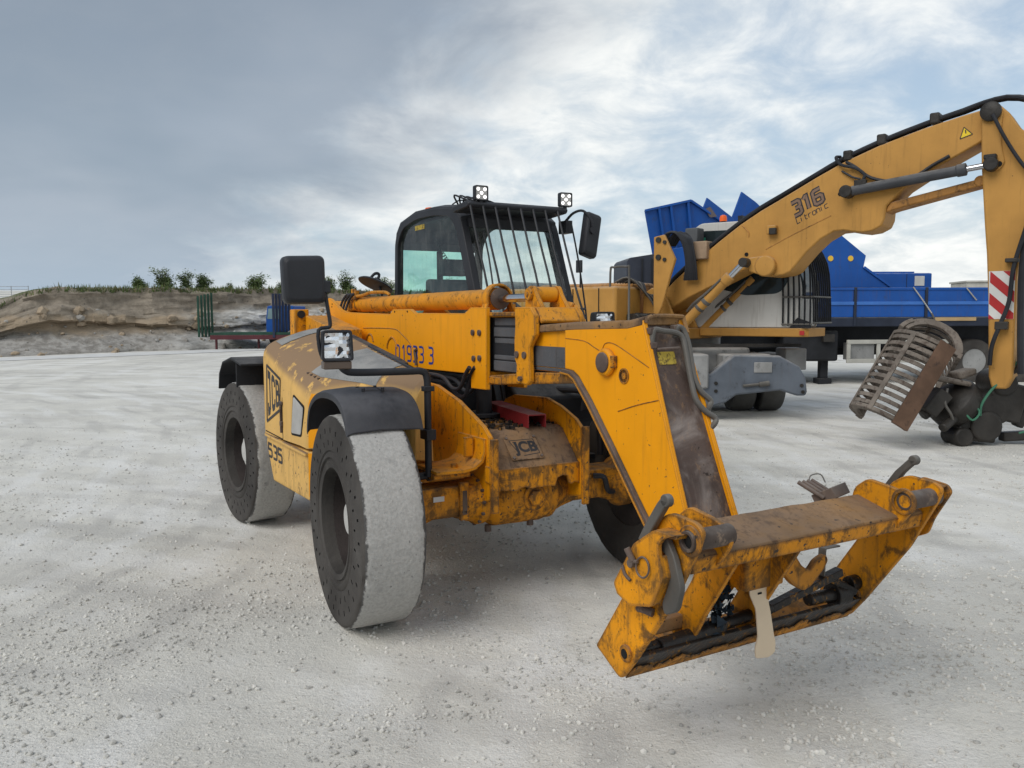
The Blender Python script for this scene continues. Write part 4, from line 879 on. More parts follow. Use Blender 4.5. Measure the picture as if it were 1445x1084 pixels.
# hydraulic fittings at the ram tail
b = MB(); b.box(-2.93,-2.84,-.12,.06,1.80,1.90); b.cyl((-3.1,-.03,CZ-.01),(-2.86,-.03,CZ),.045); b.box(-2.80,-2.74,-.11,.04,1.90,1.935); b.box(-2.88,-2.83,-.10,-.06,1.88,2.0); b.box(-2.80,-2.76,-.10,-.06,1.92,1.985); b.build('ram_tail', YD, ram, .006)
b = MB(); b.tube([(-2.78,-.09,1.93),(-2.6,-.09,1.935),(-2.45,-.09,1.95),(-2.38,-.09,1.955),(-2.1,-.07,1.95),(-2.04,-.05,1.925)], .014, 8, 3); b.build('feed_pipe', YW, ram)
b = MB()
for i in range(3): b.tube([(-3.05+.09*i,-.16,1.80),(-3.04+.09*i,-.13,1.89),(-2.98+.09*i,-.11,1.945),(-2.90+.06*i,-.10,1.95)], .012, 6, 4)
b.each('ram_hose', BK, ram)
# nose (gooseneck)
fr_ = [(1.45,1.725),(1.505,1.57),(1.58,1.36),(1.656,1.146),(1.745,.902),(1.82,.70)]; re_ = [(1.62,.655),(1.52,.79),(1.43,.89),(1.25,1.095),(1.05,1.315),(.93,1.43),(.88,1.455),(.80,1.462)]
cheek = fr_+[(1.79,.655)]+re_+[(.80,1.68),(.9,1.693),(1.34,1.703)]
def widen(q):
    q.v = [(p[0], p[1]+(.075*max(0, 1.72-p[2]) if p[1] > -.05 else 0), p[2]) for p in q.v]
b = MB(); b.prism(cheek, 'y', -.178, -.152); rc = b.build('nose_cheek', Y_, TH, .005)
b = MB(); b.prism(cheek, 'y', .038, .064); widen(b); b.build('nose_cheek', Y_, TH, .005)
b = MB(); inset = [(x-.022, z) for x, z in fr_]; P = []
for i in range(len(inset)-1):
    for t in (0, .25, .5, .75): P.append((inset[i][0]*(1-t)+inset[i+1][0]*t, inset[i][1]*(1-t)+inset[i+1][1]*t))
P.append(inset[-1]); b.loft([[(x, -.1525+.195*j/10, z) for j in range(11)]+[(x-.02, -.1525+.195*j/10, z) for j in range(10, -1, -1)] for x, z in P]); widen(b); b.build('nose_front_plate', M['nose_steel'], TH, .002)
b = MB(); b.sheet([(x-.008, z-.008) for x, z in re_], .018, 'y', -.198, .085); widen(b); b.build('nose_rear_flange', M['brown_grease'], TH, .003)
b = MB(); b.sheet([(x-.022, z-.020) for x, z in re_], .010, 'y', -.199, .086); widen(b); b.build('flange_edge', YW, TH, .002)
b = MB(); b.tube([(1.478-.02,-.165,1.71),(1.463,-.155,1.735),(1.463,-.10,1.742),(1.463,.04,1.738),(1.465,.058,1.725),(1.49,.06,1.66)], .010, 6, 3); b.build('nose_rim', M['dusty_steel'], TH)
b = MB(); b.lathe([(.070,.0),(.070,.020),(.060,.030),(.050,.030)], (1.18,-.178,1.515), (0,-1,0), 28); bo = b.build('nose_boss', YW, TH, .004)
b = MB(); b.lathe([(.050,.0),(.050,.036),(.038,.040),(.02,.041)], (1.18,-.180,1.515), (0,-1,0), 24); b.build('pivot_pin', M['brown_grease'], bo, .003)
b = MB(); b.box(1.235,1.262,-.205,-.178,1.49,1.55); b.build('pin_keeper', YD, bo, .004)
b = MB(); b.lathe([(.038,.0),(.038,.004),(.031,.004),(.031,.0)], (1.315,-.1785,1.455), (0,-1,0), 24); b.lathe([(.016,.0),(.016,.004),(.010,.004)], (1.315,-.1785,1.455), (0,-1,0), 16); b.build('plug_ring', YD, TH)
b = MB(); b.tube([(.81,-.1795,1.625),(.98,-.1795,1.615),(1.07,-.1795,1.585),(1.13,-.1795,1.57),(1.16,-.1795,1.605),(1.22,-.1795,1.61),(1.30,-.1795,1.585),(1.40,-.1795,1.545),(1.50,-.1795,1.505)], .0022, 5, 3)
b.tube([(1.27,-.1795,1.28),(1.42,-.1795,1.325),(1.57,-.1795,1.36)], .0026, 5, 3); b.build('weld_seam', YD, TH)
def pipe(P, r=.0135): q = MB(); q.tube(P, r, 10, 4); return q.build('hydraulic_pipe', M['steel'], TH)
o = .012
pipe([(1.48,-.150,1.600),(1.482,-.146,1.65),(1.485,-.135,1.678),(1.49,-.09,1.672),(1.49,-.02,1.664),(1.495,.018,1.645),(1.51,.026,1.60),(1.55,.022,1.475),(1.59,.024,1.36),(1.61,.062,1.303),(1.627,.112,1.266),(1.632,.104,1.240),(1.60,.085,1.20)])
pipe([(1.47,.000,1.640),(1.475,.006,1.686),(1.482,.040,1.676),(1.505,.055,1.60),(1.552,.045,1.466),(1.58,.064,1.392),(1.597,.110,1.346),(1.60,.100,1.32),(1.58,.09,1.27)])
b = MB()
for (y, z, x) in ((-.15,1.672,1.475),(.003,1.684,1.467),(-.148,1.605,1.485)): b.obox((x, y, z), (.035, .035, .03), Matrix.Identity(3))
b.bar((1.508,-.135,1.588),(1.508,-.005,1.592),.016,.012); b.each('pipe_clamp', M['brown_grease'], TH, bevel=.004)
sx = Vector((.36,0,-1)).normalized(); sq = Matrix((Vector((0,1,0)), -sx, Vector((1,0,.36)).normalized())).transposed()
b = MB(); b.obox((1.494,-.068,1.545), (.10,.062,.004), sq); st = b.build('warning_sticker', M['sticker'], TH)

# ---- fork carriage (leans forward)
CYW = .68
sidep = round_poly([(1.79,.40),(1.955,.318),(2.045,.43),(2.26,.73),(2.385,.96),(2.40,1.01),(2.365,1.035),(2.235,1.045),(2.16,1.0),(2.0,.71)], [.01,.03,.02,.02,.03,.03,.03,.03,.03,.02])
CAR = bpy.data.objects.new('fork_carriage', None); COL.objects.link(CAR); CAR.parent = TH; CAR.location = (0, 0, 0)
b = MB(); b.prism(sidep, 'y', -CYW, -CYW+.022); b.build('side_plate', M['yellow_carriage'], CAR, .004)
b = MB(); b.prism(sidep, 'y', CYW-.022, CYW); b.build('side_plate', M['yellow_carriage'], CAR, .004)
ear = round_poly([(2.08,.90),(2.10,.985),(2.165,1.035),(2.30,1.015),(2.385,.985),(2.375,.93),(2.31,.84),(2.15,.82)], .025)
for y in (-.52, .50):
    b = MB(); b.prism(ear, 'y', y-.011, y+.011); b.build('pin_ear', M['yellow_carriage'], CAR, .004)
for y0, y1 in ((-.70,-.50),(.49,.70)):
    q = MB(); n = 24; c_ = [(math.cos(i*2*math.pi/n), math.sin(i*2*math.pi/n)) for i in range(n)]
    q.loft([[(2.345+r_*a, yy, .968+r_*d) for a, d in c_] for yy, r_ in ((y0+.05,.026),(y0-.002,.026),(y0-.002,.038),(y1,.038),(y1,.02))]); pin = q.build('fork_pin', M['brown_grease'] , CAR, .002)
    q = MB(); q.cyl((2.345,y0+.012,.968),(2.345,y0+.02,.968),.0255,n=20); q.build('pin_bore', M['hole'], pin)
for y in (-CYW, .50-.0112): 
    q = MB(); q.lathe([(.056,-.001),(.056,.010),(.040,.012)], (2.345,y,.968), (0,-1,0), 24, False); q.build('pin_boss', YD, CAR, .003)
tsec = [(2.115,.958),(2.310,.905),(2.318,.895),(2.305,.835),(2.285,.825),(2.10,.865)]
b = MB(); ysn = [-.655+i*(1.31/36) for i in range(37)]
b.loft([[(x+.003*noise.noise((y*7,x*9,z*9)), y, z+.004*noise.noise((y*9,x*7,1))) for x, z in tsec] for y in ysn]); b.build('top_beam', M['dusty_steel'], CAR, .006)
b = MB(); b.prism([(2.306,.890),(2.3205,.893),(2.3075,.833),(2.295,.830)], 'y', -.64, .655); b.build('beam_front_face', YD, CAR)
# bottom plate and inner gussets
b = MB(); b.loft([[(x, y, z) for x, z in ((1.945,.322),(2.035,.432),(2.02,.442),(1.93,.335))] for y in [-.655+i*.0655 for i in range(21)]]); b.build('bottom_plate', M['oil'], CAR, .003)
b = MB(); b.loft([[(x, y, z) for x, z in ((1.80,.405),(1.935,.338),(1.93,.325),(1.79,.392))] for y in (-.655, .655)]); b.build('floor_plate', YD, CAR, .003)
b = MB(); rn = random.Random(12); b.prism([(-.655,.326),(.655,.326)]+[(.655-i*.0131, .345+.045*max(0, noise.noise((i*.13, 1, 1))+.25)+.018*rn.random()) for i in range(101)], 'x', -.004, .0); 
b.v = [(1.9505+(p[2]-.322)*.82+(.004 if p[0] == 0 else 0), p[1], p[2]-.002+(-.003 if p[0] == 0 else 0)) for p in b.v]; b.build('yellow_remnant', YD, CAR)
gs = [(2.26,.84),(2.12,.87),(1.86,.46),(1.93,.36),(1.99,.40),(2.08,.56)]
for y0 in (-.36, -.02):
    b = MB(); b.prism(gs, 'y', y0, y0+.022); b.build('gusset', M['yellow_carriage'], CAR, .004)
b = MB(); b.loft([[(2.10,-.345+.29*t,.86),(2.02,-.345+.29*t,.72-.03*t),(1.88,-.30+.20*t,.47)] for t in (0,.33,.66,1)], False, False); q2 = b.build('back_plate', M['yellow_carriage'], CAR); q2.modifiers.new('solid','SOLIDIFY').thickness = .015
b = MB(); b.loft([[(2.10,.0+.28*t,.86),(2.00,.0+.22*t,.70),(1.90,.0+.14*t,.54)] for t in (0,.33,.66,1)], False, False); q2 = b.build('back_plate', M['yellow_carriage'], CAR); q2.modifiers.new('solid','SOLIDIFY').thickness = .015
hk = round_poly([(.02,.80),(.17,.80),(.20,.70),(.235,.655),(.285,.625),(.325,.665),(.385,.685),(.405,.655),(.38,.62),(.30,.555),(.25,.54),(.18,.58),(.10,.66),(.03,.66)], .015)
b = MB(); b.prism(hk, 'x', 2.015, 2.045); b.build('tilt_hook', YD, CAR, .005)
b = MB(); b.bar((1.99,.10,.475),(2.03,.50,.585),.045,.035); b.cyl((1.98,-.60,.425),(1.99,.10,.475),.026); b.cyl((1.99,-.52,.43),(1.99,-.18,.45),.034); b.cyl((1.99,.34,.47),(1.995,.62,.46),.030); b.cyl((1.99,.50,.462),(1.995,.58,.46),.055); b.box(1.95,2.02,.50,.53,.42,.54); b.box(1.94,2.0,-.62,-.56,.40,.48); b.build('locking_shaft', M['oil'], CAR, .004)
b = MB(); b.bar((1.985,.45,.56),(2.04,.60,.475),.03,.03); b.cyl((2.0,.60,.50),(2.0,.657,.50),.036); b.build('lock_lever', M['oil'], CAR, .004)
b = MB(); b.sheet([(.40,.575),(.405,.70),(.50,.70)], .008, 'x', 1.99, 2.03); b.build('latch_bracket', M['steel'], CAR, .002)
b = MB(); b.box(1.90,1.95,-.50,-.33,.46,.52); b.build('shaft_block', M['dusty_steel'], CAR, .006)
for y in (-CYW, CYW-.024):
    q = MB(); q.lathe([(.034,0),(.034,.012),(.020,.014)], (1.995,y,.442), (0,-1,0), 20, False); q.build('shaft_boss', YD, CAR, .002); q = MB(); q.cyl((1.995,y-.0145,.442),(1.995,y-.0155,.442),.019,n=16); q.build('shaft_bore', M['hole'], CAR)
b = MB(); st_pts = [(.005,.69),(.045,.62),(.030,.575),(.055,.47),(.075,.37),(.085,.335),(.085,.29),(.055,.275),(-.005,.285),(-.01,.33),(.0,.38),(-.015,.50),(-.045,.57),(-.045,.63)]
b.loft([[(2.075+dx_+.05*max(0,z-.6)-.03*max(0,.5-z), (y-.02)*1.25-.035, z+.03) for y, z in round_poly(st_pts, .012)] for dx_ in (0, .006)]); sp2 = b.build('hanging_strip', M['tan'], CAR, .001)
b = MB(); b.box(2.080,2.0835,-.072,-.050,.592,.600); b.build('strip_hole', M['hole'], sp2)
# folded cheek with retaining pin, and the upright lock handles
ck = [(2.0,.735),(2.02,.705),(2.02,.70),(2.10,.675),(2.19,.70),(2.225,.71),(2.27,.80),(2.285,.83),(2.265,.89),(2.255,.94),(2.28,.97),(2.34,.992),(2.23,.99),(2.12,.915)]
b = MB(); b.prism(round_poly(ck, .015), 'y', -.752, -.735); b.prism([(2.02,.715),(2.10,.69),(2.12,.70),(2.03,.735)], 'y', -.736, -CYW); b.prism([(2.225,.715),(2.285,.83),(2.262,.90),(2.25,.90),(2.27,.83),(2.215,.73)], 'y', -.736, -.71); b.prism([(2.12,.915),(2.23,.99),(2.34,.992),(2.33,.975),(2.235,.972),(2.13,.90)], 'y', -.736, -CYW); b.build('lock_cheek', M['yellow_carriage'], CAR, .004)
b = MB(); b.prism(round_poly([(2.20,.98),(2.255,.965),(2.30,.90),(2.335,.80),(2.31,.71),(2.25,.68),(2.235,.72),(2.275,.81),(2.255,.90),(2.19,.93)], .02), 'y', -.715, -.69); b.build('lock_disc', M['steel'], CAR, .004)
b = MB(); b.loft([[(x+dx_, y, z) for (dx_, y) in ((-.024,-.715),(.024,-.715),(.024,-.687),(-.024,-.687))] for x, z in ((2.12,.92),(2.16,.985),(2.225,1.075),(2.243,1.095))]); b.cyl((2.243,-.715,1.092),(2.243,-.687,1.092),.0235); b.build('lock_handle', M['steel'], CAR, .005)
b = MB(); b.loft([[(x+dx_, y, z) for (dx_, y) in ((-.022,.69),(.022,.69),(.022,.72),(-.022,.72))] for x, z in ((2.10,.94),(2.175,1.045),(2.238,1.108))]); b.cyl((2.238,.69,1.106),(2.238,.72,1.106),.022); b.build('lock_handle', M['steel'], CAR, .005)
ck2 = round_poly([(2.02,.72),(2.10,.69),(2.30,.79),(2.325,.86),(2.40,.99),(2.38,1.02),(2.26,1.035),(2.14,.93)], .02)
b = MB(); b.prism(ck2, 'y', .725, .74); b.prism([(2.14,.93),(2.26,1.03),(2.38,1.015),(2.37,1.0),(2.26,1.01),(2.15,.92)], 'y', CYW, .726); b.build('lock_cheek', YD, CAR, .004)
b = MB(); b.tube([(2.185+.036*math.cos(a), -.762+.004*math.sin(a), .845+.036*math.sin(a)) for a in [i*2*math.pi/20 for i in range(21)]], .004, 6, 1); b.build('pin_ring', M['brown_grease'], CAR)
b = MB(); b.cyl((2.125,-.735,.845),(2.125,-.775,.845),.016); b.cyl((2.11,-.775,.90),(2.135,-.765,.855),.012); b.tube([(2.06,-.756,.82),(2.08,-.758,.79),(2.11,-.757,.775)], .007, 6, 3); b.tube([(2.125,-.765,.85),(2.16,-.765,.86)], .008, 6, 1); b.build('retaining_pin', M['brown_grease'], CAR, .002)
b = MB(); b.tube([(2.09,-.70,.655),(2.13,-.70,.66),(2.16,-.69,.655)], .016, 8, 2); b.build('hook_stub', M['brown_grease'], CAR)
# spare pins and plates behind the beam, tied with wire
b = MB(); b.obox((2.05,.40,.955), (.10,.16,.05), Matrix.Rotation(.3,3,'Z')@Matrix.Rotation(-.5,3,'Y'));
for i in range(4): b.cyl((2.08,.32+.028*i,.95),(1.98,.27+.028*i,1.01),.010,n=10)
b.build('coupling_block', M['brown_grease'], CAR, .004)
b = MB(); b.tube([(1.99,.33,1.0),(1.98,.35,1.03),(2.0,.39,1.035),(2.02,.40,1.0)], .003, 5, 4); b.build('wire_tie', M['steel'], CAR)
b = MB(); b.box(2.0,2.10,-.16,.06,.62,.90); b.box(1.70,2.05,-.15,.05,.62,.80); b.build('carriage_pivot', M['yellow_dirty'], TH, .01)
b = MB(); b.cyl((1.77,-.20,.72),(1.77,.16,.72),.05); b.build('nose_pin', M['brown_grease'], TH, .004)
b = MB(); rn = random.Random(9)
for i in range(160):
    p = Vector((1.97+rn.uniform(-.05,.05), -.19+rn.uniform(-.08,.07), .52+rn.uniform(-.10,.12))); q = Matrix.Rotation(rn.uniform(0,6),3,'Z')@Matrix.Rotation(rn.uniform(0,6),3,'X'); s = .028
    b.add([p+q@Vector((rn.uniform(-s,s),rn.uniform(-s,s),rn.uniform(-.02,.02))) for _ in range(4)], [(0,1,2),(0,2,3),(1,3,2)])
rag = b.build('plastic_sheet', M['blue_rag'])
rag.matrix_world = TH.matrix_basis; tag(rag, 'crumpled dirty blue plastic stuffed into the fork carriage', 'plastic sheet')
MB.dz = 0
# red channel lying on the chassis
b = MB(); p0, p1 = Vector((-.70,.20,1.075)), Vector((.09,.085,1.065)); d = (p1-p0).normalized(); s_ = Vector((-d.y, d.x, 0)); u = Vector((0,0,1)); W_, H_, t_ = .125, .085, .008
q8 = [(-W_/2,-H_/2),(-W_/2,H_/2),(W_/2,H_/2),(W_/2,-H_/2),(W_/2-t_,-H_/2),(W_/2-t_,H_/2-t_),(-W_/2+t_,H_/2-t_),(-W_/2+t_,-H_/2)]
b.loft([[p+s_*a+u*(c+.02) for a, c in q8] for p in (p0, p1)])
rc_ = b.build('steel_channel', M['red'], None, .002); rc_.matrix_world = Matrix.Translation((.0379,5.1348,0))@Matrix.Rotation(-1.05028,4,'Z')
tag(rc_, 'dark red steel channel lying across the telehandler chassis under the boom', 'steel channel')
rag.matrix_world = Matrix.Translation((.0379,5.1348,0))@Matrix.Rotation(-1.05028,4,'Z')

# ================================================================== WHEELED EXCAVATOR
EX = M['exc'] = mat('faded_orange_yellow_paint', (.44, .225, .052), .55, var=.10, dirt=((.20,.12,.06), .12, 4), streak=.25, dust=.4, bump=.06, edge=((.18,.11,.06), .02), spots=(26, .01, (.08,.05,.03)))
EXD = mat('grimy_orange_paint', (.40, .19, .05), .6, var=.2, dirt=((.07,.05,.035), .45, 3.2), streak=.5, dust=.4, bump=.2)
EXW = mat('off_white_cab_paint', (.52, .51, .48), .5, var=.06, dirt=((.30,.28,.25), .15, 4), streak=.25, bump=.04)
EXG = mat('blue_grey_chassis_paint', (.115, .132, .158), .6, var=.18, dirt=((.06,.062,.068), .35, 5), streak=.25, dust=.65, bump=.15)
EXC = mat('chalky_grey_chassis', (.27, .27, .265), .8, var=.2, dirt=((.12,.12,.12), .35, 4), dust=.6, bump=.3)
GREASE = mat('greasy_black_steel', (.030, .027, .024), .45, var=.5, dirt=((.12,.09,.06), .2, 6), bump=.5, bscale=22)
BARE = mat('dusty_bare_steel', (.155, .13, .108), .7, var=.3, dirt=((.06,.042,.033), .5, 7), dust=.35, bump=.25, dustcol=(.36,.34,.31))
RUST = mat('rust_brown_steel', (.12, .07, .045), .75, var=.3, dirt=((.05,.035,.03), .35, 6), bump=.3)
EA = R(-39.5); g0 = gbase(2.63, 13.6)
XV = thing('wheeled_excavator', 'orange-yellow wheeled excavator with white cab and a slatted sorting grab on its raised boom', 'excavator', (2.63, 13.6, g0), EA)
EM = Matrix.Translation((2.63, 13.6, 0)) @ Matrix.Rotation(EA, 4, 'Z'); EI = EM.inverted()
MB.dz = g0
def wl(b): b.v = [EI@Vector(p) for p in b.v]; return b        # world -> excavator coordinates
DZ = Vector((0, 0, -g0))
bp = [(-.14,1.98),(.20,2.30),(.56,2.585),(.95,2.87),(1.31,3.115),(1.62,3.29),(1.93,3.44),(2.43,3.69),(2.8,3.86),(3.28,4.03),(3.84,4.18),(4.27,4.27),(4.50,4.31),(4.62,4.20),(4.60,4.0),(4.5,3.91),(4.2,3.755),(3.91,3.61),(3.60,3.42),(3.49,3.31),(3.39,3.21),(3.38,3.05),(3.34,2.95),(3.22,2.89),(3.08,2.875),(2.94,2.90),(2.84,2.925),(2.71,2.92),(2.52,2.82),(2.34,2.66),(2.20,2.50),(2.10,2.38),(2.0,2.335),(1.82,2.315),(1.70,2.36),(1.46,2.44),(1.37,2.425),(.94,2.23),(.45,2.02),(.04,1.79),(-.08,1.80)]
b = MB(); b.prism(bp, 'y', -.26, .26); bo = b.build('boom', EX, XV, .02)
b = MB(); b.lathe([(.10,-.36),(.155,-.355),(.155,.355),(.10,.36)], (1.74,0,2.47), (0,1,0), 24); b.prism([(1.47,2.60),(1.74,2.625),(1.74,2.315),(1.49,2.40)],'y',-.345,.345); b.build('ram_boss', EX, bo, .02)
b = MB(); b.cyl((1.46,-.50,2.53),(1.46,.50,2.53),.07); b.build('ram_pin', GREASE, bo, .01)
tq = lambda ox, oz, sx, sz: (lambda u, v, h: (ox+sx*u*.908-sz*v*.30, -.26-h, oz+sx*u*.418+sz*v*.95))
lettering('316', tq(2.145,3.165,.20,.205), M['logo'], bo, .36, .82)
lettering('316', tq(2.145,3.165,.20,.205), mat('faded_brown_decal', (.20,.125,.085), .6, bump=0), bo, .17, .82, th=.0036)
lettering('Litronic', tq(2.185,3.06,.094,.085), M['logo'], bo, .13, .66)
tri = [(4.26,3.98),(4.40,4.02),(4.30,4.12)]
b = MB(); b.prism(tri, 'y', -.264, -.2605); b.build('warning_triangle', mat('warning_yellow', (.70,.50,.03), .5, bump=0), bo)
b = MB(); 
for i in range(3): p, q = tri[i], tri[(i+1) % 3]; b.bar((p[0],-.265,p[1]), (q[0],-.265,q[1]), .003, .010)
b.bar((4.318,-.266,4.085),(4.324,-.266,4.04),.003,.012); b.build('triangle_border', M['logo'], bo)
b = MB(); b.box(1.76,1.90,-.36,-.262,2.93,3.06); wl_ = b.build('boom_lamp', EX, bo, .015)
b = MB(); b.box(1.80,1.905,-.372,-.30,2.925,3.02); b.build('lamp_glass', GREASE, wl_, .01)
b = MB(); b.tube([(1.72,-.262,2.72),(2.1,-.262,2.90),(2.45,-.262,3.05),(2.66,-.262,3.14)], .006, 5, 3); b.tube([(1.34,-.266,3.1),(1.44,-.268,3.0),(1.45,-.268,2.92)], .008, 5, 3); b.build('weld_seam', EXD, bo)
for (x, z) in ((2.78,3.43),(1.42,2.66)):
    b = MB(); b.cyl((x,-.26,z),(x,-.268,z),.03,n=14); b.build('lug_hole', M['hole'], bo)
topl = [(-.10,2.06),(.20,2.36),(.56,2.65),(.95,2.93),(1.31,3.17),(1.62,3.35),(1.93,3.50),(2.43,3.75),(2.8,3.92),(3.28,4.09),(3.84,4.245),(4.27,4.34),(4.5,4.40),(4.75,4.43),(5.0,4.36),(5.2,4.2)]
for i, y in enumerate((-.22,-.17,-.11,-.05)):
    b = MB(); b.tube([(x, y, z+.015*((i % 2))+.01*noise.noise((x*2, i, 0))) for x, z in topl], .030, 8, 2); b.build('hydraulic_hose', BK, bo)
for x, z in ((2.86,3.92),(3.3,4.08),(3.95,4.26)):
    b = MB(); b.box(x-.06,x+.06,-.27,-.02,z-.04,z+.10); b.build('hose_clamp', GREASE, bo, .02)
b = MB(); b.tube([(2.75,-.2,3.95),(2.72,-.3,3.93),(2.80,-.32,3.82),(3.0,-.33,3.75),(3.12,-.33,3.65),(3.10,-.33,3.58)], .022, 8, 4); b.build('hydraulic_hose', BK, bo)
b = MB(); b.tube([(2.85,-.25,3.86),(3.0,-.31,3.76),(3.2,-.31,3.60),(3.5,-.30,3.52),(3.75,-.30,3.56),(3.95,-.28,3.68),(4.15,-.28,3.78)], .022, 8, 4); b.build('hydraulic_hose', BK, bo)
b = MB(); b.tube([(2.8,-.28,3.74),(2.95,-.3,3.64),(3.06,-.31,3.60)], .014, 8, 3); b.build('hydraulic_hose', BK, bo)
# arm ram (dark barrel) on the near side
ab = Vector((2.90,-.36,3.435)); ae = Vector((4.64,-.36,3.60)); ad = (ae-ab).normalized()
b = MB(); b.lathe([(.05,.06),(.068,.07),(.068,1.36),(.080,1.37),(.080,1.47),(.05,1.48)], ab, ad, 24); ar = b.build('arm_ram', mat('dark_grey_ram', (.06,.062,.068), .45, var=.2, dust=.3, bump=.05), XV, .006)
b = MB(); b.cyl(ab+ad*1.40, ae, .038); b.build('ram_rod', M['chrome'], ar)
b = MB(); b.cyl(ab+Vector((0,-.09,0)), ab+Vector((0,.12,0)), .085); b.build('ram_pin', GREASE, ar, .01)
b = MB(); b.cyl(ae+Vector((0,-.08,0)), ae+Vector((0,.12,0)), .085); b.box(4.56,4.70,-.43,-.30,3.66,3.72); b.build('ram_eye', GREASE, ar, .012)
b = MB(); b.box(3.0,3.16,-.40,-.33,3.50,3.58); b.build('ram_port', GREASE, ar, .01)
b = MB(); b.prism([(3.42,3.26),(4.54,3.47),(4.56,3.38),(3.50,3.16),(3.36,3.12)], 'y', -.22, .1); b.cyl((4.5,-.24,3.43),(4.5,.1,3.43),.07); b.build('lower_ram', EXD, XV, .02)
# stick
sp = [(4.49,4.27),(4.56,4.36),(4.66,4.37),(4.80,4.22),(4.92,4.02),(5.06,3.90),(5.10,3.5),(5.06,3.0),(4.985,2.5),(4.96,2.2),(4.965,.95),(4.90,.80),(4.74,.80),(4.70,.95),(4.66,1.9),(4.62,2.5),(4.585,2.85),(4.52,3.61)]
b = MB(); b.prism(sp, 'y', -.30, .10); sk = b.build('stick', EX, XV, .02)
b = MB(); b.prism(round_poly([(4.50,4.27),(4.57,4.355),(4.66,4.365),(4.74,4.25),(4.72,3.98),(4.74,3.80),(4.78,3.62),(4.73,3.53),(4.60,3.52),(4.53,3.62)], .04), 'y', -.335, -.30); b.build('pivot_cheek', EX, sk, .012)
b = MB(); b.lathe([(.12,0),(.12,.05),(.09,.07),(.02,.07)], (4.61,-.335,4.25), (0,-1,0), 20); b.build('pivot_pin', GREASE, sk)
b = MB(); b.cyl((4.72,-.33,3.60),(4.72,-.34,3.60),.035,n=14); b.build('lug_hole', M['hole'], sk)
b = MB(); b.tube([(4.64,-.42,4.20),(4.78,-.40,3.9),(4.95,-.38,3.6),(5.1,-.36,3.4)], .022, 8, 4); b.build('hydraulic_hose', BK, sk)
b = MB(); b.tube([(5.12,-.34,3.1),(5.02,-.37,2.7),(4.93,-.38,2.3),(4.90,-.38,1.9),(4.82,-.40,1.62),(4.74,-.40,1.35),(4.72,-.38,1.1)], .026, 8, 4); b.build('hydraulic_hose', BK, sk)
b = MB(); b.tube([(5.06,-.30,2.9),(5.02,-.34,2.3),(5.03,-.34,1.6),(5.05,-.3,1.0)], .04, 8, 4); b.build('hydraulic_hose', BK, sk)
b = MB(); b.box(4.84,4.98,-.42,-.30,2.38,2.43); b.box(4.76,4.90,-.43,-.30,1.55,1.65); b.each('hose_clamp', GREASE, sk, bevel=.01)
wht, redm = mat('reflective_white', (.62,.61,.58), .5, dirt=((.3,.27,.22),.2,8), bump=0), mat('reflective_red', (.40,.03,.03), .45, dirt=((.2,.03,.03),.2,8), bump=0)
b = MB(); b.prism([(4.655,2.28),(4.945,2.28),(4.945,1.68),(4.675,1.68)], 'y', -.3045, -.3005); sb_ = b.build('hazard_board', wht, sk)
def clip(poly, x0, x1, z0, z1):
    for ax, lim, sg in ((0,x0,1),(0,x1,-1),(1,z0,1),(1,z1,-1)):
        out = []
        for i in range(len(poly)):
            p, q = poly[i], poly[(i+1) % len(poly)]; ip, iq = sg*(p[ax]-lim) >= 0, sg*(q[ax]-lim) >= 0
            if ip: out.append(p)
            if ip != iq: t = (lim-p[ax])/(q[ax]-p[ax]); out.append((p[0]+t*(q[0]-p[0]), p[1]+t*(q[1]-p[1])))
        poly = out
        if not poly: return poly
    return poly
for k in range(4):
    z = 2.62-k*.27; pl_ = clip([(4.60,z),(5.0,z-.38),(5.0,z-.52),(4.60,z-.14)], 4.672, 4.943, 1.682, 2.278)
    if len(pl_) > 2: b = MB(); b.prism(pl_, 'y', -.307, -.3047); b.build('red_stripe', redm, sb_)
# lift rams
for y in (-.45, .45):
    p0, p1 = Vector((1.46,y,2.53)), Vector((.22,y,1.36)); d = (p1-p0).normalized()
    b = MB(); b.lathe([(.05,.28),(.085,.29),(.085,.42),(.072,.43),(.072,1.65),(.05,1.66)], p0, d, 20); lr = b.build('lift_ram', EX, XV, .006)
    b = MB(); b.cyl(p0, p0+d*.35, .045); b.build('ram_rod', M['chrome'], lr)
    b = MB(); b.cyl(p0+d*.80, p0+d*.86, .082); b.cyl(p0+d*.95, p0+d*1.0, .082); b.build('pipe_clip', M['steel'], lr, .006)
    b = MB(); b.tube([p0+d*.45+Vector((.0,-.06,.07)), p0+d*.75+Vector((0,-.07,.085)), p0+d*1.0+Vector((-.06,-.06,.08)), p0+d*1.2+Vector((-.05,0,.1))], .018, 6, 3); b.build('ram_pipe', M['steel'], lr)
# upper structure: turntable deck, cab podium, right-hand housing
b = MB(); b.box(-2.5,.35,-1.22,1.22,1.36,1.54); b.build('turntable_deck', EX, XV, .02)
b = MB(); b.prism([(.352,.36),(2.05,.36),(2.14,.45),(2.14,1.18),(2.05,1.24),(.352,1.24)], 'z', 1.405, 1.54); pod = b.build('cab_podium', EX, XV, .015)
b = MB(); b.box(2.03,2.10,.350,.365,1.435,1.50); b.build('side_reflector', redm, pod)
b = MB(); b.box(-2.5,-.30,-1.22,-.42,1.542,2.21); hs = b.build('tank_housing', EX, XV, .05)
b = MB(); b.box(-1.12,-1.10,-1.2225,-1.2195,1.58,2.18); b.box(-.62,-.60,-1.2225,-1.2195,1.58,2.18); b.each('panel_gap', M['hole'], hs)
b = MB(); b.box(-2.9,-2.45,-1.2,1.2,1.3,2.35); b.build('counterweight', EXG, XV, .12)
b = MB(); b.box(-2.45,-.5,-.40,.36,1.545,2.30); b.build('engine_housing', EXD, XV, .05)
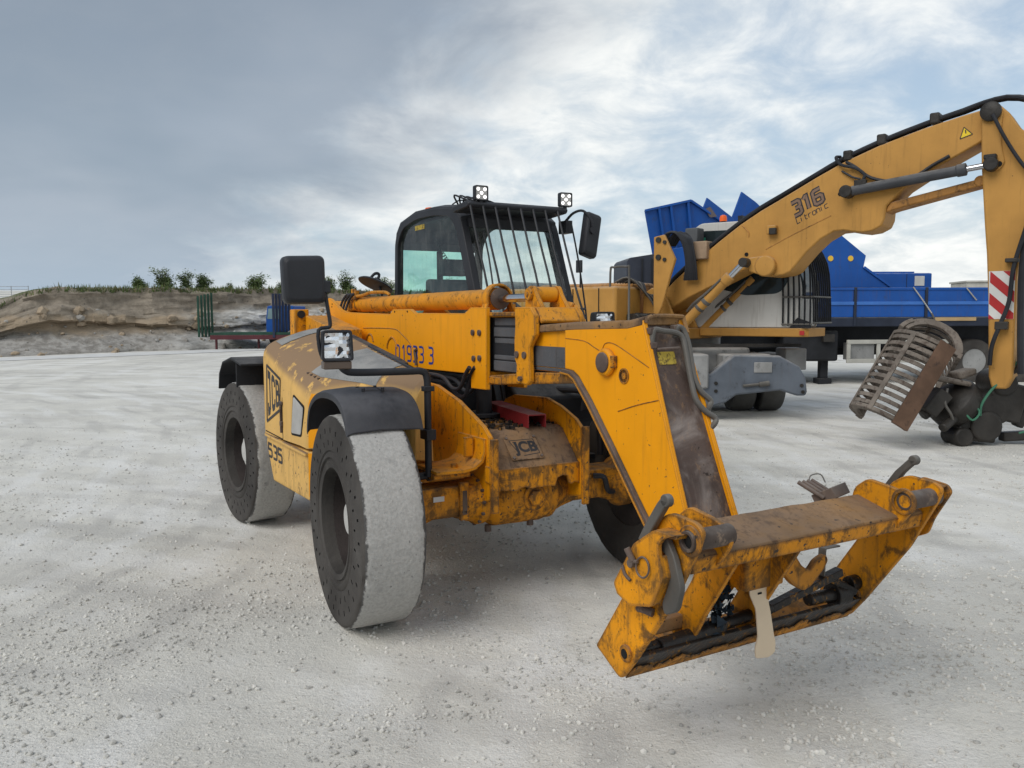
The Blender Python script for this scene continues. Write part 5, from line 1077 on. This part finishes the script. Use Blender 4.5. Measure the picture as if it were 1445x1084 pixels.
for y in (-.34, .30): b = MB(); b.prism([(-.32,1.54),(-.30,2.1),(-.14,2.2),(.10,2.08),(.35,1.54)], 'y', y-.03, y+.03); b.build('boom_bracket', EX, XV, .015)
b = MB(); b.box(-.30,.10,-.9,-.45,1.54,1.78); b.cyl((-.12,-.92,1.70),(-.12,-.70,1.70),.09); b.build('valve_block', GREASE, XV, .03)
b = MB(); b.prism([(.04,2.98),(.22,3.01),(.42,2.62),(.34,2.38),(.20,1.9),(.05,1.6),(.04,2.0)], 'y', -.64, -.58); hg = b.build('hose_tower', EX, XV, .01)
b = MB()
for z in (2.93,2.66): b.cyl((.13,-.64,z),(.13,-.665,z),.045,n=12); b.cyl((.24,-.64,z-.04),(.24,-.665,z-.04),.03,n=12)
b.each('tower_bolt', GREASE, hg)
for i in range(8): b = MB(); b.tube([(.10+.02*i,-.50+.025*i,2.85),(.18+.035*i,-.52+.02*i,3.02+.012*(i%3)),(.34+.03*i,-.50+.015*i,3.04-.012*i),(.46+.022*i,-.46,2.86),(.50+.022*i,-.42,2.55),(.44+.03*i,-.36,2.3)], .021, 6, 4); b.build('hydraulic_hose', BK, XV)
b = MB(); b.box(.52,.80,-.34,-.10,2.62,2.90); b.build('filter_box', mat('weathered_tan_box', (.30,.21,.14), .8, var=.2, dirt=((.15,.1,.07),.3,6)), XV, .02)
b = MB(); b.box(.22,.44,.05,.30,2.85,3.16); b.build('exhaust_box', mat('dark_grey_box', (.09,.095,.10), .6, bump=.05), XV, .02)
for i in range(9): b = MB(); b.tube([(-.62+.02*i,-.75+.05*i,2.28),(-.40+.01*i,-.72+.05*i,2.36-.012*i),(-.22,-.62+.03*i,2.22-.02*i),(-.05,-.5+.02*i,1.95+.015*i),(.0,-.42,1.75)], .016, 5, 3); b.build('hydraulic_hose', BK if i % 3 else M['steel'], XV)
b = MB(); b.tube([(-.42,-1.18,1.6),(-.42,-1.18,2.42),(-.36,-1.18,2.50),(-.12,-1.18,2.50),(-.08,-1.18,2.44),(-.08,-1.18,1.6)], .018, 8, 3); b.build('hand_rail', M['steel'], XV)
b = MB(); b.tube([(-.98,-1.20,2.20),(-.98,-1.20,2.62)], .014, 6, 1); b.box(-1.05,-.94,-1.23,-1.19,2.44,2.64); b.build('side_mirror', BK, XV, .01)
# cab
cp = round_poly([(.12,1.545),(2.0,1.545),(2.04,2.2),(1.72,3.12),(1.45,3.24),(.30,3.26),(.14,3.10)], [.02,.05,.2,.12,.1,.12,.1], 5)
wn = round_poly([(.26,2.28),(.9,2.12),(1.12,2.06),(1.70,2.08),(1.84,2.30),(1.60,3.0),(1.40,3.10),(.36,3.13),(.26,3.0)], [.04,.1,.1,.14,.12,.08,.08,.06,.06], 5)
b = MB(); b.prism(cp, 'y', .40, .44); b.prism(cp, 'y', 1.16, 1.20); b.box(.13,.17,.44,1.16,1.56,3.1); b.prism([(.2,3.20),(.32,3.255),(1.45,3.235),(1.70,3.10),(1.70,3.06),(1.42,3.16),(.3,3.19)],'y',.44,1.16); b.box(1.9,1.98,.44,1.16,1.56,2.0); cb = b.build('cab', EXW, XV, .015)
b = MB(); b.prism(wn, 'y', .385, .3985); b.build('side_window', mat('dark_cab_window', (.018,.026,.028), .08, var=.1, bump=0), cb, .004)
b = MB(); b.box(.34,.42,.38,.385,2.92,3.02); b.build('window_sticker', mat('green_sticker', (.05,.35,.22), .5, bump=0), cb)
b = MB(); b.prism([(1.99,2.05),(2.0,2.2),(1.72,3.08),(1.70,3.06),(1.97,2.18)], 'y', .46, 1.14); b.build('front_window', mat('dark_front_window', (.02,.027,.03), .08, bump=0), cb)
b = MB(); b.prism(round_poly([(.95,3.34),(1.03,3.34),(1.03,3.25),(.95,3.25)],.0),'y',.45,.53); b.build('beacon_base', BK, cb)
b = MB(); b.lathe([(.06,0),(.06,.05),(.05,.09),(.02,.105)], (.62,.62,3.29), (0,0,1), 18); b.build('beacon', M['orange'], cb)
b = MB(); b.cyl((.62,.62,3.24),(.62,.62,3.295),.05); b.build('beacon_foot', BK, cb)
for i in range(9):
    y = .42+.095*i; b = MB(); b.tube([(1.90,y,2.98),(2.14,y,2.55),(2.20,y,2.05),(2.22,y,1.60)], .016, 6, 3); b.build('guard_bar', M['black_dull'], cb)
for z, x in ((2.02,2.205),(1.62,2.225),(2.96,1.91)): b = MB(); b.tube([(x,.40,z),(x,1.20,z)], .015, 6, 1); b.build('guard_rail', M['steel'] if z < 2.1 else M['black_dull'], cb)
for i in range(6): x = 1.72+.085*i; b = MB(); b.tube([(x-.10,.375,2.92-.05*i),(x,.372,2.5),(x+.03,.372,2.05),(x+.035,.372,1.58)], .015, 6, 3); b.build('guard_bar', M['black_dull'], cb)
for z in (2.02, 1.60): b = MB(); b.tube([(1.74,.362,z),(2.205,.372,z)], .013, 6, 1); b.build('guard_rail', M['steel'], cb)
b = MB(); b.prism([(1.86,1.545),(2.20,1.545),(2.16,1.64),(1.98,1.70)], 'y', .37, .40); b.build('guard_foot', M['black_dull'], cb)
# undercarriage (faces the camera): chassis, twin tyres, grey support blade
b = MB(); b.box(2.35,3.85,13.2,16.9,.66,1.22); b.cyl((2.95,14.6,1.2),(2.95,14.6,1.38),.75); wl(b); uc = b.build('undercarriage', EXC, XV, .04)
EXT = mat('dusty_twin_tyre', (.115,.112,.105), .9, var=.25, dust=.8, bump=.5, bscale=14)
wp_ = None
for x0, y0 in ((3.70,13.95),(4.18,13.95),(2.0,13.95),(2.46,13.95),(3.7,16.5),(4.18,16.5)):
    e = bpy.data.objects.new('wheel', None); COL.objects.link(e); e.parent = XV
    e.matrix_local = EI @ Matrix.Translation((x0+.18, y0, .115+.50-g0))
    if wp_ is None:
        keep, MB.dz = MB.dz, 0
        b = MB(); b.lathe([(.30,-.17),(.42,-.20),(.475,-.18),(.50,-.13),(.505,0),(.50,.13),(.475,.18),(.42,.20),(.30,.17)], (0,0,0), (1,0,0), 40); b.build('tyre', EXT, e)
        b = MB(); b.lathe([(.30,-.15),(.26,-.10),(.10,-.06),(.08,.02),(.26,.10),(.30,.15)], (0,0,0), (1,0,0), 28); b.build('rim', EXC, e); MB.dz = keep; wp_ = e
    else:
        for c in wp_.children: dup(c, e)
b = MB(); b.cyl((2.2,13.95,.60),(4.3,13.95,.60),.16); wl(b); b.build('axle', EXC, XV, .02)
b = MB(); b.prism([(2.02,1.05),(2.02,.36),(2.4,.36),(3.045,.33),(3.30,.40),(3.46,.515),(4.14,.585),(4.40,.50),(4.53,.50),(4.555,.56),(4.53,.76),(4.43,.95),(4.12,1.12),(3.42,1.14),(3.22,.98),(3.04,.83),(3.02,1.02),(2.9,1.08)], 'y', 12.55, 12.75); wl(b); bl = b.build('support_blade', EXG, XV, .03)
b = MB(); b.box(2.70,3.02,12.50,13.3,.62,1.15); b.box(3.3,4.05,12.75,13.6,.80,1.135); wl(b); b.build('blade_carrier', EXC, XV, .03)
b = MB(); b.box(3.72,4.0,12.535,12.552,.86,1.02); wl(b); b.build('type_plate', EXC, bl, .01)
b = MB(); b.cyl((3.55,12.52,.66),(3.95,12.52,.70),.022); b.cyl((3.80,12.52,.68),(3.95,12.52,.70),.04); wl(b); b.build('blade_ram', M['steel'], bl)
for x, z in ((3.14,.70),(3.14,.58),(4.46,.66),(4.48,.56)): b = MB(); b.cyl((x,12.56,z),(x,12.535,z),.028,n=12); wl(b); b.build('blade_bolt', GREASE, bl)
b = MB(); b.box(4.45,4.80,13.3,13.8,.85,1.2); wl(b); b.build('tool_box', EXC, XV, .02)
b = MB(); b.box(2.6,4.6,13.0,13.06,1.24,1.29); wl(b); b.build('hose_rail', GREASE, XV)
# ---- linkage and sorting grab (world coordinates, then into the excavator's frame)
b = MB(); b.cyl((6.32,10.42,.86),(6.32,10.85,.86),.17); b.obox((6.38,10.62,.62),(.46,.34,.50),Matrix.Rotation(.25,3,'Y')); b.cyl((6.10,10.4,.30),(6.10,10.86,.30),.20); b.obox((6.05,10.6,.42),(.60,.30,.42),Matrix.Rotation(-.5,3,'Y')); b.cyl((5.82,10.42,.16),(5.82,10.8,.16),.13); b.obox((6.0,10.6,.20),(.50,.30,.20),Matrix.Rotation(.1,3,'Y')); wl(b); b.build('grab_linkage', GREASE, XV, .03)
b = MB(); b.obox((6.75,10.62,.16),(.7,.14,.12),Matrix.Rotation(-.05,3,'Y')); b.obox((6.72,10.6,.55),(.12,.12,.6),Matrix.Rotation(.45,3,'Y')); wl(b); b.build('tilt_link', GREASE, XV, .02)
b = MB(); b.lathe([(.12,-.16),(.30,-.14),(.34,-.05),(.34,.08),(.24,.16),(.1,.2)], (5.80,10.65,.58), (-.75,-.15,.62), 28); wl(b); b.build('rotator', GREASE, XV, .02)
b = MB(); b.obox((5.62,10.52,.90),(.50,.30,.07),Matrix.Rotation(.18,3,'Y')); b.obox((5.80,10.50,.98),(.28,.22,.10),Matrix.Rotation(-.2,3,'Y')@Matrix.Rotation(.3,3,'Z')); wl(b); b.build('grab_head_plate', BARE, XV, .03, jit=.03)
GR = bpy.data.objects.new('sorting_grab', None); COL.objects.link(GR); GR.parent = XV; GR.location = (0,0,0)
def jaw(c0, ax, out, r, length, a0, a1, nsl, mslat, medge):
    ax = Vector(ax).normalized(); out = Vector(out); out = (out-ax*out.dot(ax)).normalized(); sd2 = ax.cross(out); c0 = Vector(c0)
    def P(t, a, rr): return c0+ax*t+(out*math.cos(a)+sd2*math.sin(a))*rr
    def band(t0, t1, b0, b1, r0, r1, nm, m, n=12):
        q = MB(); q.loft([[P(t0,b0+(b1-b0)*i/n,r0),P(t1,b0+(b1-b0)*i/n,r0),P(t1,b0+(b1-b0)*i/n,r1),P(t0,b0+(b1-b0)*i/n,r1)] for i in range(n+1)]); wl(q); return q.build(nm, m, GR, .004)
    for i in range(nsl):
        t = .07+(length-.14)*i/(nsl-1); band(t-.027, t+.027, a0, a1, r-.018, r, 'slat', mslat)
    band(-.02, .03, a0, a1, r-.09, r+.012, 'rim', mslat, 16); band(length-.03, length+.02, a0, a1, r-.09, r+.012, 'rim', mslat, 16)
    for f_ in (.36, .66): aa = a0+(a1-a0)*f_; band(-.02, length+.02, aa-.07, aa+.07, r-.002, r+.016, 'rib', mslat, 3)
    band(-.03, length+.03, a1-.10, a1+.10, r-.03, r+.02, 'hinge_edge', mslat, 4); band(-.04, length+.05, a0-.12, a0+.38, r-.035, r+.025, 'cutting_edge', medge, 4)
jaw((5.35,10.55,1.30), (-.52,-.10,-.83), (-.80,-.45,.38), .44, 1.10, -1.25, 1.75, 11, BARE, RUST)
jaw((5.62,11.05,1.34), (.12,.75,-.60), (.60,.10,.55), .42, .80, -1.5, 1.3, 7, BARE, BARE)
b = MB(); b.obox((5.42,10.62,.62),(.34,.60,.20),Matrix.Rotation(-.9,3,'Y')); b.cyl((5.28,10.45,.44),(5.62,10.5,.72),.07); b.cyl((5.46,10.3,.30),(5.80,10.5,.48),.06); wl(b); b.build('grab_frame', GREASE, GR, .02)
HG = mat('green_hose', (.05,.16,.10), .5, bump=0)
for P_, r_, m_ in (([(6.42,10.35,1.15),(6.22,10.33,.92),(6.08,10.33,.78),(5.98,10.35,.60),(5.98,10.38,.45)],.016,HG), ([(6.45,10.34,1.2),(6.38,10.3,1.05),(6.30,10.3,1.0)],.03,GREASE), ([(5.55,10.38,.80),(5.50,10.33,.62),(5.58,10.33,.48),(5.62,10.35,.40)],.018,M['steel']), ([(5.75,10.36,.52),(5.85,10.32,.40),(5.95,10.34,.50),(5.85,10.36,.62)],.014,HG), ([(6.5,10.4,.22),(6.65,10.38,.26),(6.85,10.4,.30)],.014,HG), ([(6.48,10.36,1.3),(6.62,10.36,.8),(6.58,10.36,.5)],.025,BK)):
    b = MB(); b.tube(P_, r_, 6, 4); wl(b); b.build('grab_hose', m_, GR)
MB.dz = 0

# ================================================================== BLUE SCREENER ON ITS TRAILER
BLU = mat('bright_blue_paint', (.010, .080, .33), .42, var=.08, dirt=((.03,.07,.19), .3, 3), streak=.3, dust=.4, bump=.04)
NAV = mat('dark_navy_chassis', (.022,.028,.045), .6, var=.2, dust=.3, bump=.1)
PAL = mat('pale_grey_frame', (.42,.41,.37), .7, var=.15, dirt=((.2,.19,.17),.2,5), bump=.1)
ty = 18.; tg = gbase(8, ty); tr_rot = R(4)
TR = thing('flatbed_trailer', 'dark flatbed trailer with blue drop sides standing behind the excavator', 'trailer', (6.9, ty, tg), tr_rot); MB.dz = tg
def box_part(nm, m, par, x0, x1, y0, y1, z0, z1, bev=.008):
    b = MB(); b.box(x0, x1, y0, y1, z0, z1); return b.build(nm, m, par, bev)
for i, (x0, x1) in enumerate(((-4.2,-2.5),(-2.46,-1.0),(-.96,.60),(.66,2.22),(2.28,3.9),(3.96,5.6),(5.66,7.2))):
    sbd = box_part('drop_side', BLU, TR, x0, x1, -.03, .02, 1.69, 2.33)
    box_part('side_rib', mat('blue_rib', (.05,.16,.48), .5, bump=0) if i == 0 else bpy.data.materials['blue_rib'], sbd, x0, x1, -.055, -.031, 1.955, 2.03)
    box_part('top_rail', BLU, sbd, x0, x1, -.05, -.031, 2.28, 2.335)
    box_part('side_post', NAV, TR, x1, x1+.058, -.06, .03, 1.50, 2.34)
box_part('deck', NAV, TR, -4.2, 7.2, -.04, 2.5, 1.48, 1.685, .02)
box_part('chassis_rail', M['black_dull'], TR, -4.0, 7.0, .5, .7, 1.0, 1.478); box_part('chassis_rail', M['black_dull'], TR, -4.0, 7.0, 1.7, 1.9, 1.0, 1.478)
box_part('under_tank', M['black_dull'], TR, -.9, .35, .1, .6, .72, 1.40, .05); box_part('rear_valance', M['black_dull'], TR, -4.0, 7., 2.2, 2.3, .75, 1.47)
sg = bpy.data.objects.new('side_guard', None); COL.objects.link(sg); sg.parent = TR
for z in (.68, 1.10): box_part('guard_rail', PAL, sg, .50, 2.98, -.01, .05, z, z+.09)
for x in (.50, 1.18, 1.62, 2.9): box_part('guard_post', PAL, sg, x, x+.08, -.006, .046, .772, 1.098)
box_part('guard_box', EXC, TR, .60, 1.15, .06, .4, .74, 1.12)
lg = box_part('landing_leg', M['black_dull'], TR, .06, .24, .35, .5, .32, 1.2); box_part('leg_foot', M['black_dull'], lg, .0, .30, .28, .58, tg+.0, .319)
box_part('lamp_unit', GREASE, TR, -.05, .2, -.02, .1, 1.15, 1.32)
wq = None
for x in (3.55, 4.75, 5.95, -3.2):
    e = bpy.data.objects.new('wheel', None); COL.objects.link(e); e.parent = TR; e.location = (x, .32, .50)
    if wq is None:
        MB.dz = 0; b = MB(); b.lathe([(.28,-.15),(.42,-.17),(.48,-.15),(.50,-.10),(.50,.10),(.42,.17),(.28,.15)], (0,0,0), (0,1,0), 36, False); b.build('tyre', M['rubber'], e)
        b = MB(); b.lathe([(.28,-.14),(.24,-.05),(.10,-.08),(.07,-.14),(.02,-.14)], (0,0,0), (0,1,0), 24); b.build('rim', EXC, e); MB.dz = tg; wq = e
    else:
        for c in wq.children: dup(c, e)
b = MB(); b.tube([(1.93,-.06,2.34),(2.15,-.075,2.05),(2.38,-.065,1.75)], .014, 6, 2); b.build('ratchet_strap', PAL, TR); b = MB(); b.tube([(3.15,-.06,2.32),(3.38,-.075,2.05)], .014, 6, 2); b.build('ratchet_strap', PAL, TR)
b = MB(); b.tube([(2.36,-.06,1.78),(2.42,-.07,1.66),(2.44,-.06,1.55)], .02, 6, 2); b.build('strap_ratchet', M['steel'], TR)
box_part('timber_batten', mat('raw_timber', (.42,.29,.15), .8), TR, 2.45, 3.4, -.065, -.042, 1.60, 1.675, .004)
MB.dz = 0
SC = thing('mobile_screener', 'bright blue mobile screening machine with raised hopper wings loaded on the trailer', 'screener', (6.9, ty+.35, tg+1.69), tr_rot); MB.dz = tg+1.69
def pl(nm, m, par, pts, y0, y1, bev=.01): b = MB(); b.prism(pts, 'y', y0, y1); return b.build(nm, m, par, bev)
body = pl('body_side', BLU, SC, [(-3.6,2.35),(1.62,2.35),(1.10,2.72),(.97,2.80),(1.02,3.06),(.32,3.60),(-.6,3.66),(-3.4,3.2)], 0, .06)
pl('body_side', BLU, SC, [(-3.6,2.35),(1.62,2.35),(1.10,2.72),(.97,2.80),(1.02,3.06),(.32,3.60),(-.6,3.66),(-3.4,3.2)], 1.7, 1.76)
pl('body_core', BLU, SC, [(-3.5,2.3),(1.5,2.3),(.9,2.7),(.2,3.3),(-3.3,3.0)], .062, 1.698)
for x in (.20, .66): b = MB(); b.cyl((x,-.002,2.995),(x,-.014,2.995),.062,n=20); b.build('reflector', mat('amber_reflector', (.72,.45,.05), .3, bump=0) if x < .3 else bpy.data.materials['amber_reflector'], body)
b = MB(); b.bar((.97,-.02,2.80),(1.62,-.02,2.36),.04,.05); b.build('slope_angle', BLU, body)
# hopper: left end panel with ribs, and the folded wing plates standing up behind the boom
def quadplate(nm, pts, th, m, par, bev=.006):
    P_ = [Vector(p) for p in pts]; n_ = (P_[1]-P_[0]).cross(P_[2]-P_[0]).normalized()*th; b = MB(); b.loft([[p for p in P_], [p+n_ for p in P_]]); return b.build(nm, m, par, bev)
hp = quadplate('hopper_wing', [(-4.02,-.1,4.01),(-2.98,.05,4.25),(-2.15,.3,3.80),(-2.2,.3,3.0),(-3.78,.1,3.05)], .04, BLU, SC)
for t in (.30, .56, .94):
    p0 = Vector((-4.02,-.1,4.01)).lerp(Vector((-2.98,.05,4.25)), t); p1 = Vector((-3.78,.1,3.05)).lerp(Vector((-2.8,.2,3.0)), t); b = MB(); b.bar(p0+Vector((0,-.03,0)), p1+Vector((0,-.04,0)), .05, .05, (0,1,0)); b.build('wing_rib', BLU, hp, .006)
b = MB(); b.bar((-4.02,-.13,4.01),(-2.98,.02,4.25),.06,.05); b.bar((-2.98,.02,4.25),(-2.15,.27,3.80),.06,.05); b.build('wing_edge', BLU, hp, .006)
quadplate('hopper_wing', [(-2.66,.2,4.05),(-2.55,.2,4.34),(-1.83,.5,3.92),(-1.9,.5,3.4),(-2.6,.2,3.4)], .04, BLU, SC)
quadplate('hopper_wing', [(-1.74,.9,3.98),(-1.52,.9,4.58),(-1.12,1.1,4.38),(-.3,1.2,3.7),(-1.7,1.0,3.4)], .04, BLU, SC)
pl('worn_patch', mat('rust_patch', (.12,.10,.10), .8, dirt=((.03,.06,.2),.3,9)), SC, round_poly([(-2.62,4.08),(-2.50,4.14),(-2.40,4.0),(-2.34,3.92),(-2.5,3.9)], .03), .14, .165, .0)
pl('engine_pack', mat('dark_slate_panel', (.035,.04,.055), .5, var=.15, dust=.3, bump=.05), SC, round_poly([(-4.45,2.1),(-4.44,2.92),(-4.38,2.99),(-3.8,3.08),(-3.75,2.1)], .03), -.25, 1.2)
for x in (-4.12, -3.9): box_part('pack_rib', M['black_dull'], SC, x, x+.03, -.285, -.255, 2.15, 2.98)
MB.dz = tg+1.69
ct = thing('blue_bin', 'long blue steel bin with a white label beside the screener on the trailer', 'bin', (8.9, ty+1.4, tg+1.69), tr_rot)
b = MB(); b.box(-.95,1.05,0,1.2,1.69,2.72); cb_ = b.build('bin_shell', BLU, ct, .03)
for x in (-.30,.42): box_part('bin_seam', NAV, cb_, x, x+.012, -.004, -.001, 1.75, 2.70, 0)
box_part('bin_label', wht, cb_, .62, .86, -.006, -.002, 2.42, 2.65, 0)
box_part('bin_lid', BLU, ct, -.6, .9, .5, 1.25, 2.7205, 2.78)
for i in range(5):
    for j in range(3): box_part('vent_hole', M['black_dull'], cb_, -.88+.085*i, -.82+.085*i, -.006, -.001, 2.40+.085*j, 2.455+.085*j, 0)
MB.dz = 0

# ================================================================== LEFT BACKGROUND
fy = 33.5; fg = gbase(-10, fy); k_ = fy/30
GRN = mat('dark_green_stakes', (.020,.060,.040), .6, var=.2, bump=.05); NVB = mat('navy_stakes', (.022,.030,.060), .55, var=.2, bump=.05); MAR = mat('maroon_frame', (.09,.025,.03), .6, bump=.05)
FT = thing('stake_trailer', 'low timber trailer with tall green stakes at one end and navy stakes at the other', 'trailer', (-11*k_, fy, fg), R(3)); MB.dz = fg
z0 = .98
box_part('deck', GRN, FT, .1, 3.9, -.5, 1.5, z0+.06, z0+.16); box_part('side_rail', MAR, FT, .1, 4.2, -.52, -.502, z0-.12, z0+.058, .004)
for i in range(5): box_part('green_stake', GRN, FT, -.40+.085*i, -.325+.085*i, -.45+.16*i, -.38+.16*i, z0-.02, 2.62+.035*i, .006)
for i in range(6): box_part('navy_stake', NVB, FT, 2.60+.105*i, 2.695+.105*i, -.56+.10*i, -.46+.10*i, z0-.05, 2.70, .01)
for x in (.2, 1.9, 3.0): box_part('stand_leg', MAR, FT, x, x+.07, -.2, -.1, fg, z0-.02, 0)
for x in (3.4, 4.4):
    MB.dz = fg; b = MB(); b.lathe([(.2,-.12),(.36,-.13),(.40,-.08),(.40,.08),(.36,.13),(.2,.12)], (x,-.2,fg+.40), (0,1,0), 28); b.build('wheel', EXT, FT)
MB.dz = 0
BT = thing('blue_lorry', 'small distant blue lorry cab half hidden behind the navy stakes', 'lorry', (-9.05*1.12, 35.2-.4, gbase(-9,35)), R(-4))
b = MB(); b.prism(round_poly([(-.3,.55),(.9,.55),(.9,1.78),(-.22,1.78),(-.3,1.2)], .06), 'y', 0, 1.6); c_ = b.build('lorry_cab', BLU, BT, .02)
b = MB(); b.prism(round_poly([(-.24,1.22),(.35,1.22),(.35,1.66),(-.18,1.66)], .04), 'y', -.012, -.002); b.build('cab_window', mat('pale_lorry_window', (.18,.26,.28), .1, bump=0), c_)
b = MB(); b.box(.92,3.0,.1,1.5,.75,1.3); b.build('lorry_body', BLU, BT, .02)
for x in (.2, 2.3): b = MB(); b.lathe([(.2,-.1),(.4,-.11),(.42,.0),(.4,.11),(.2,.1)], (x,.12,.42), (0,1,0), 24); b.build('wheel', EXT, BT)
SI = thing('site_cabin', 'small white site cabin far beyond the blue bin', 'cabin', (17.75, 31.5, gbase(18,31)), R(-8))
b = MB(); b.box(-.3,.6,0,1.6,.2,2.55); w0 = b.build('cabin_wall', PAL, SI, .02); b = MB(); b.box(-.34,.64,-.06,1.66,2.5505,2.62); b.build('roof', PAL, SI, .01)
b = MB(); b.box(-.1,.35,-.012,-.002,1.6,2.3); b.build('window', NAV, w0)
for x in (-.25, .35): b = MB(); b.box(x,x+.2,.1,1.5,-.05,.199); b.build('skid', NAV, SI)
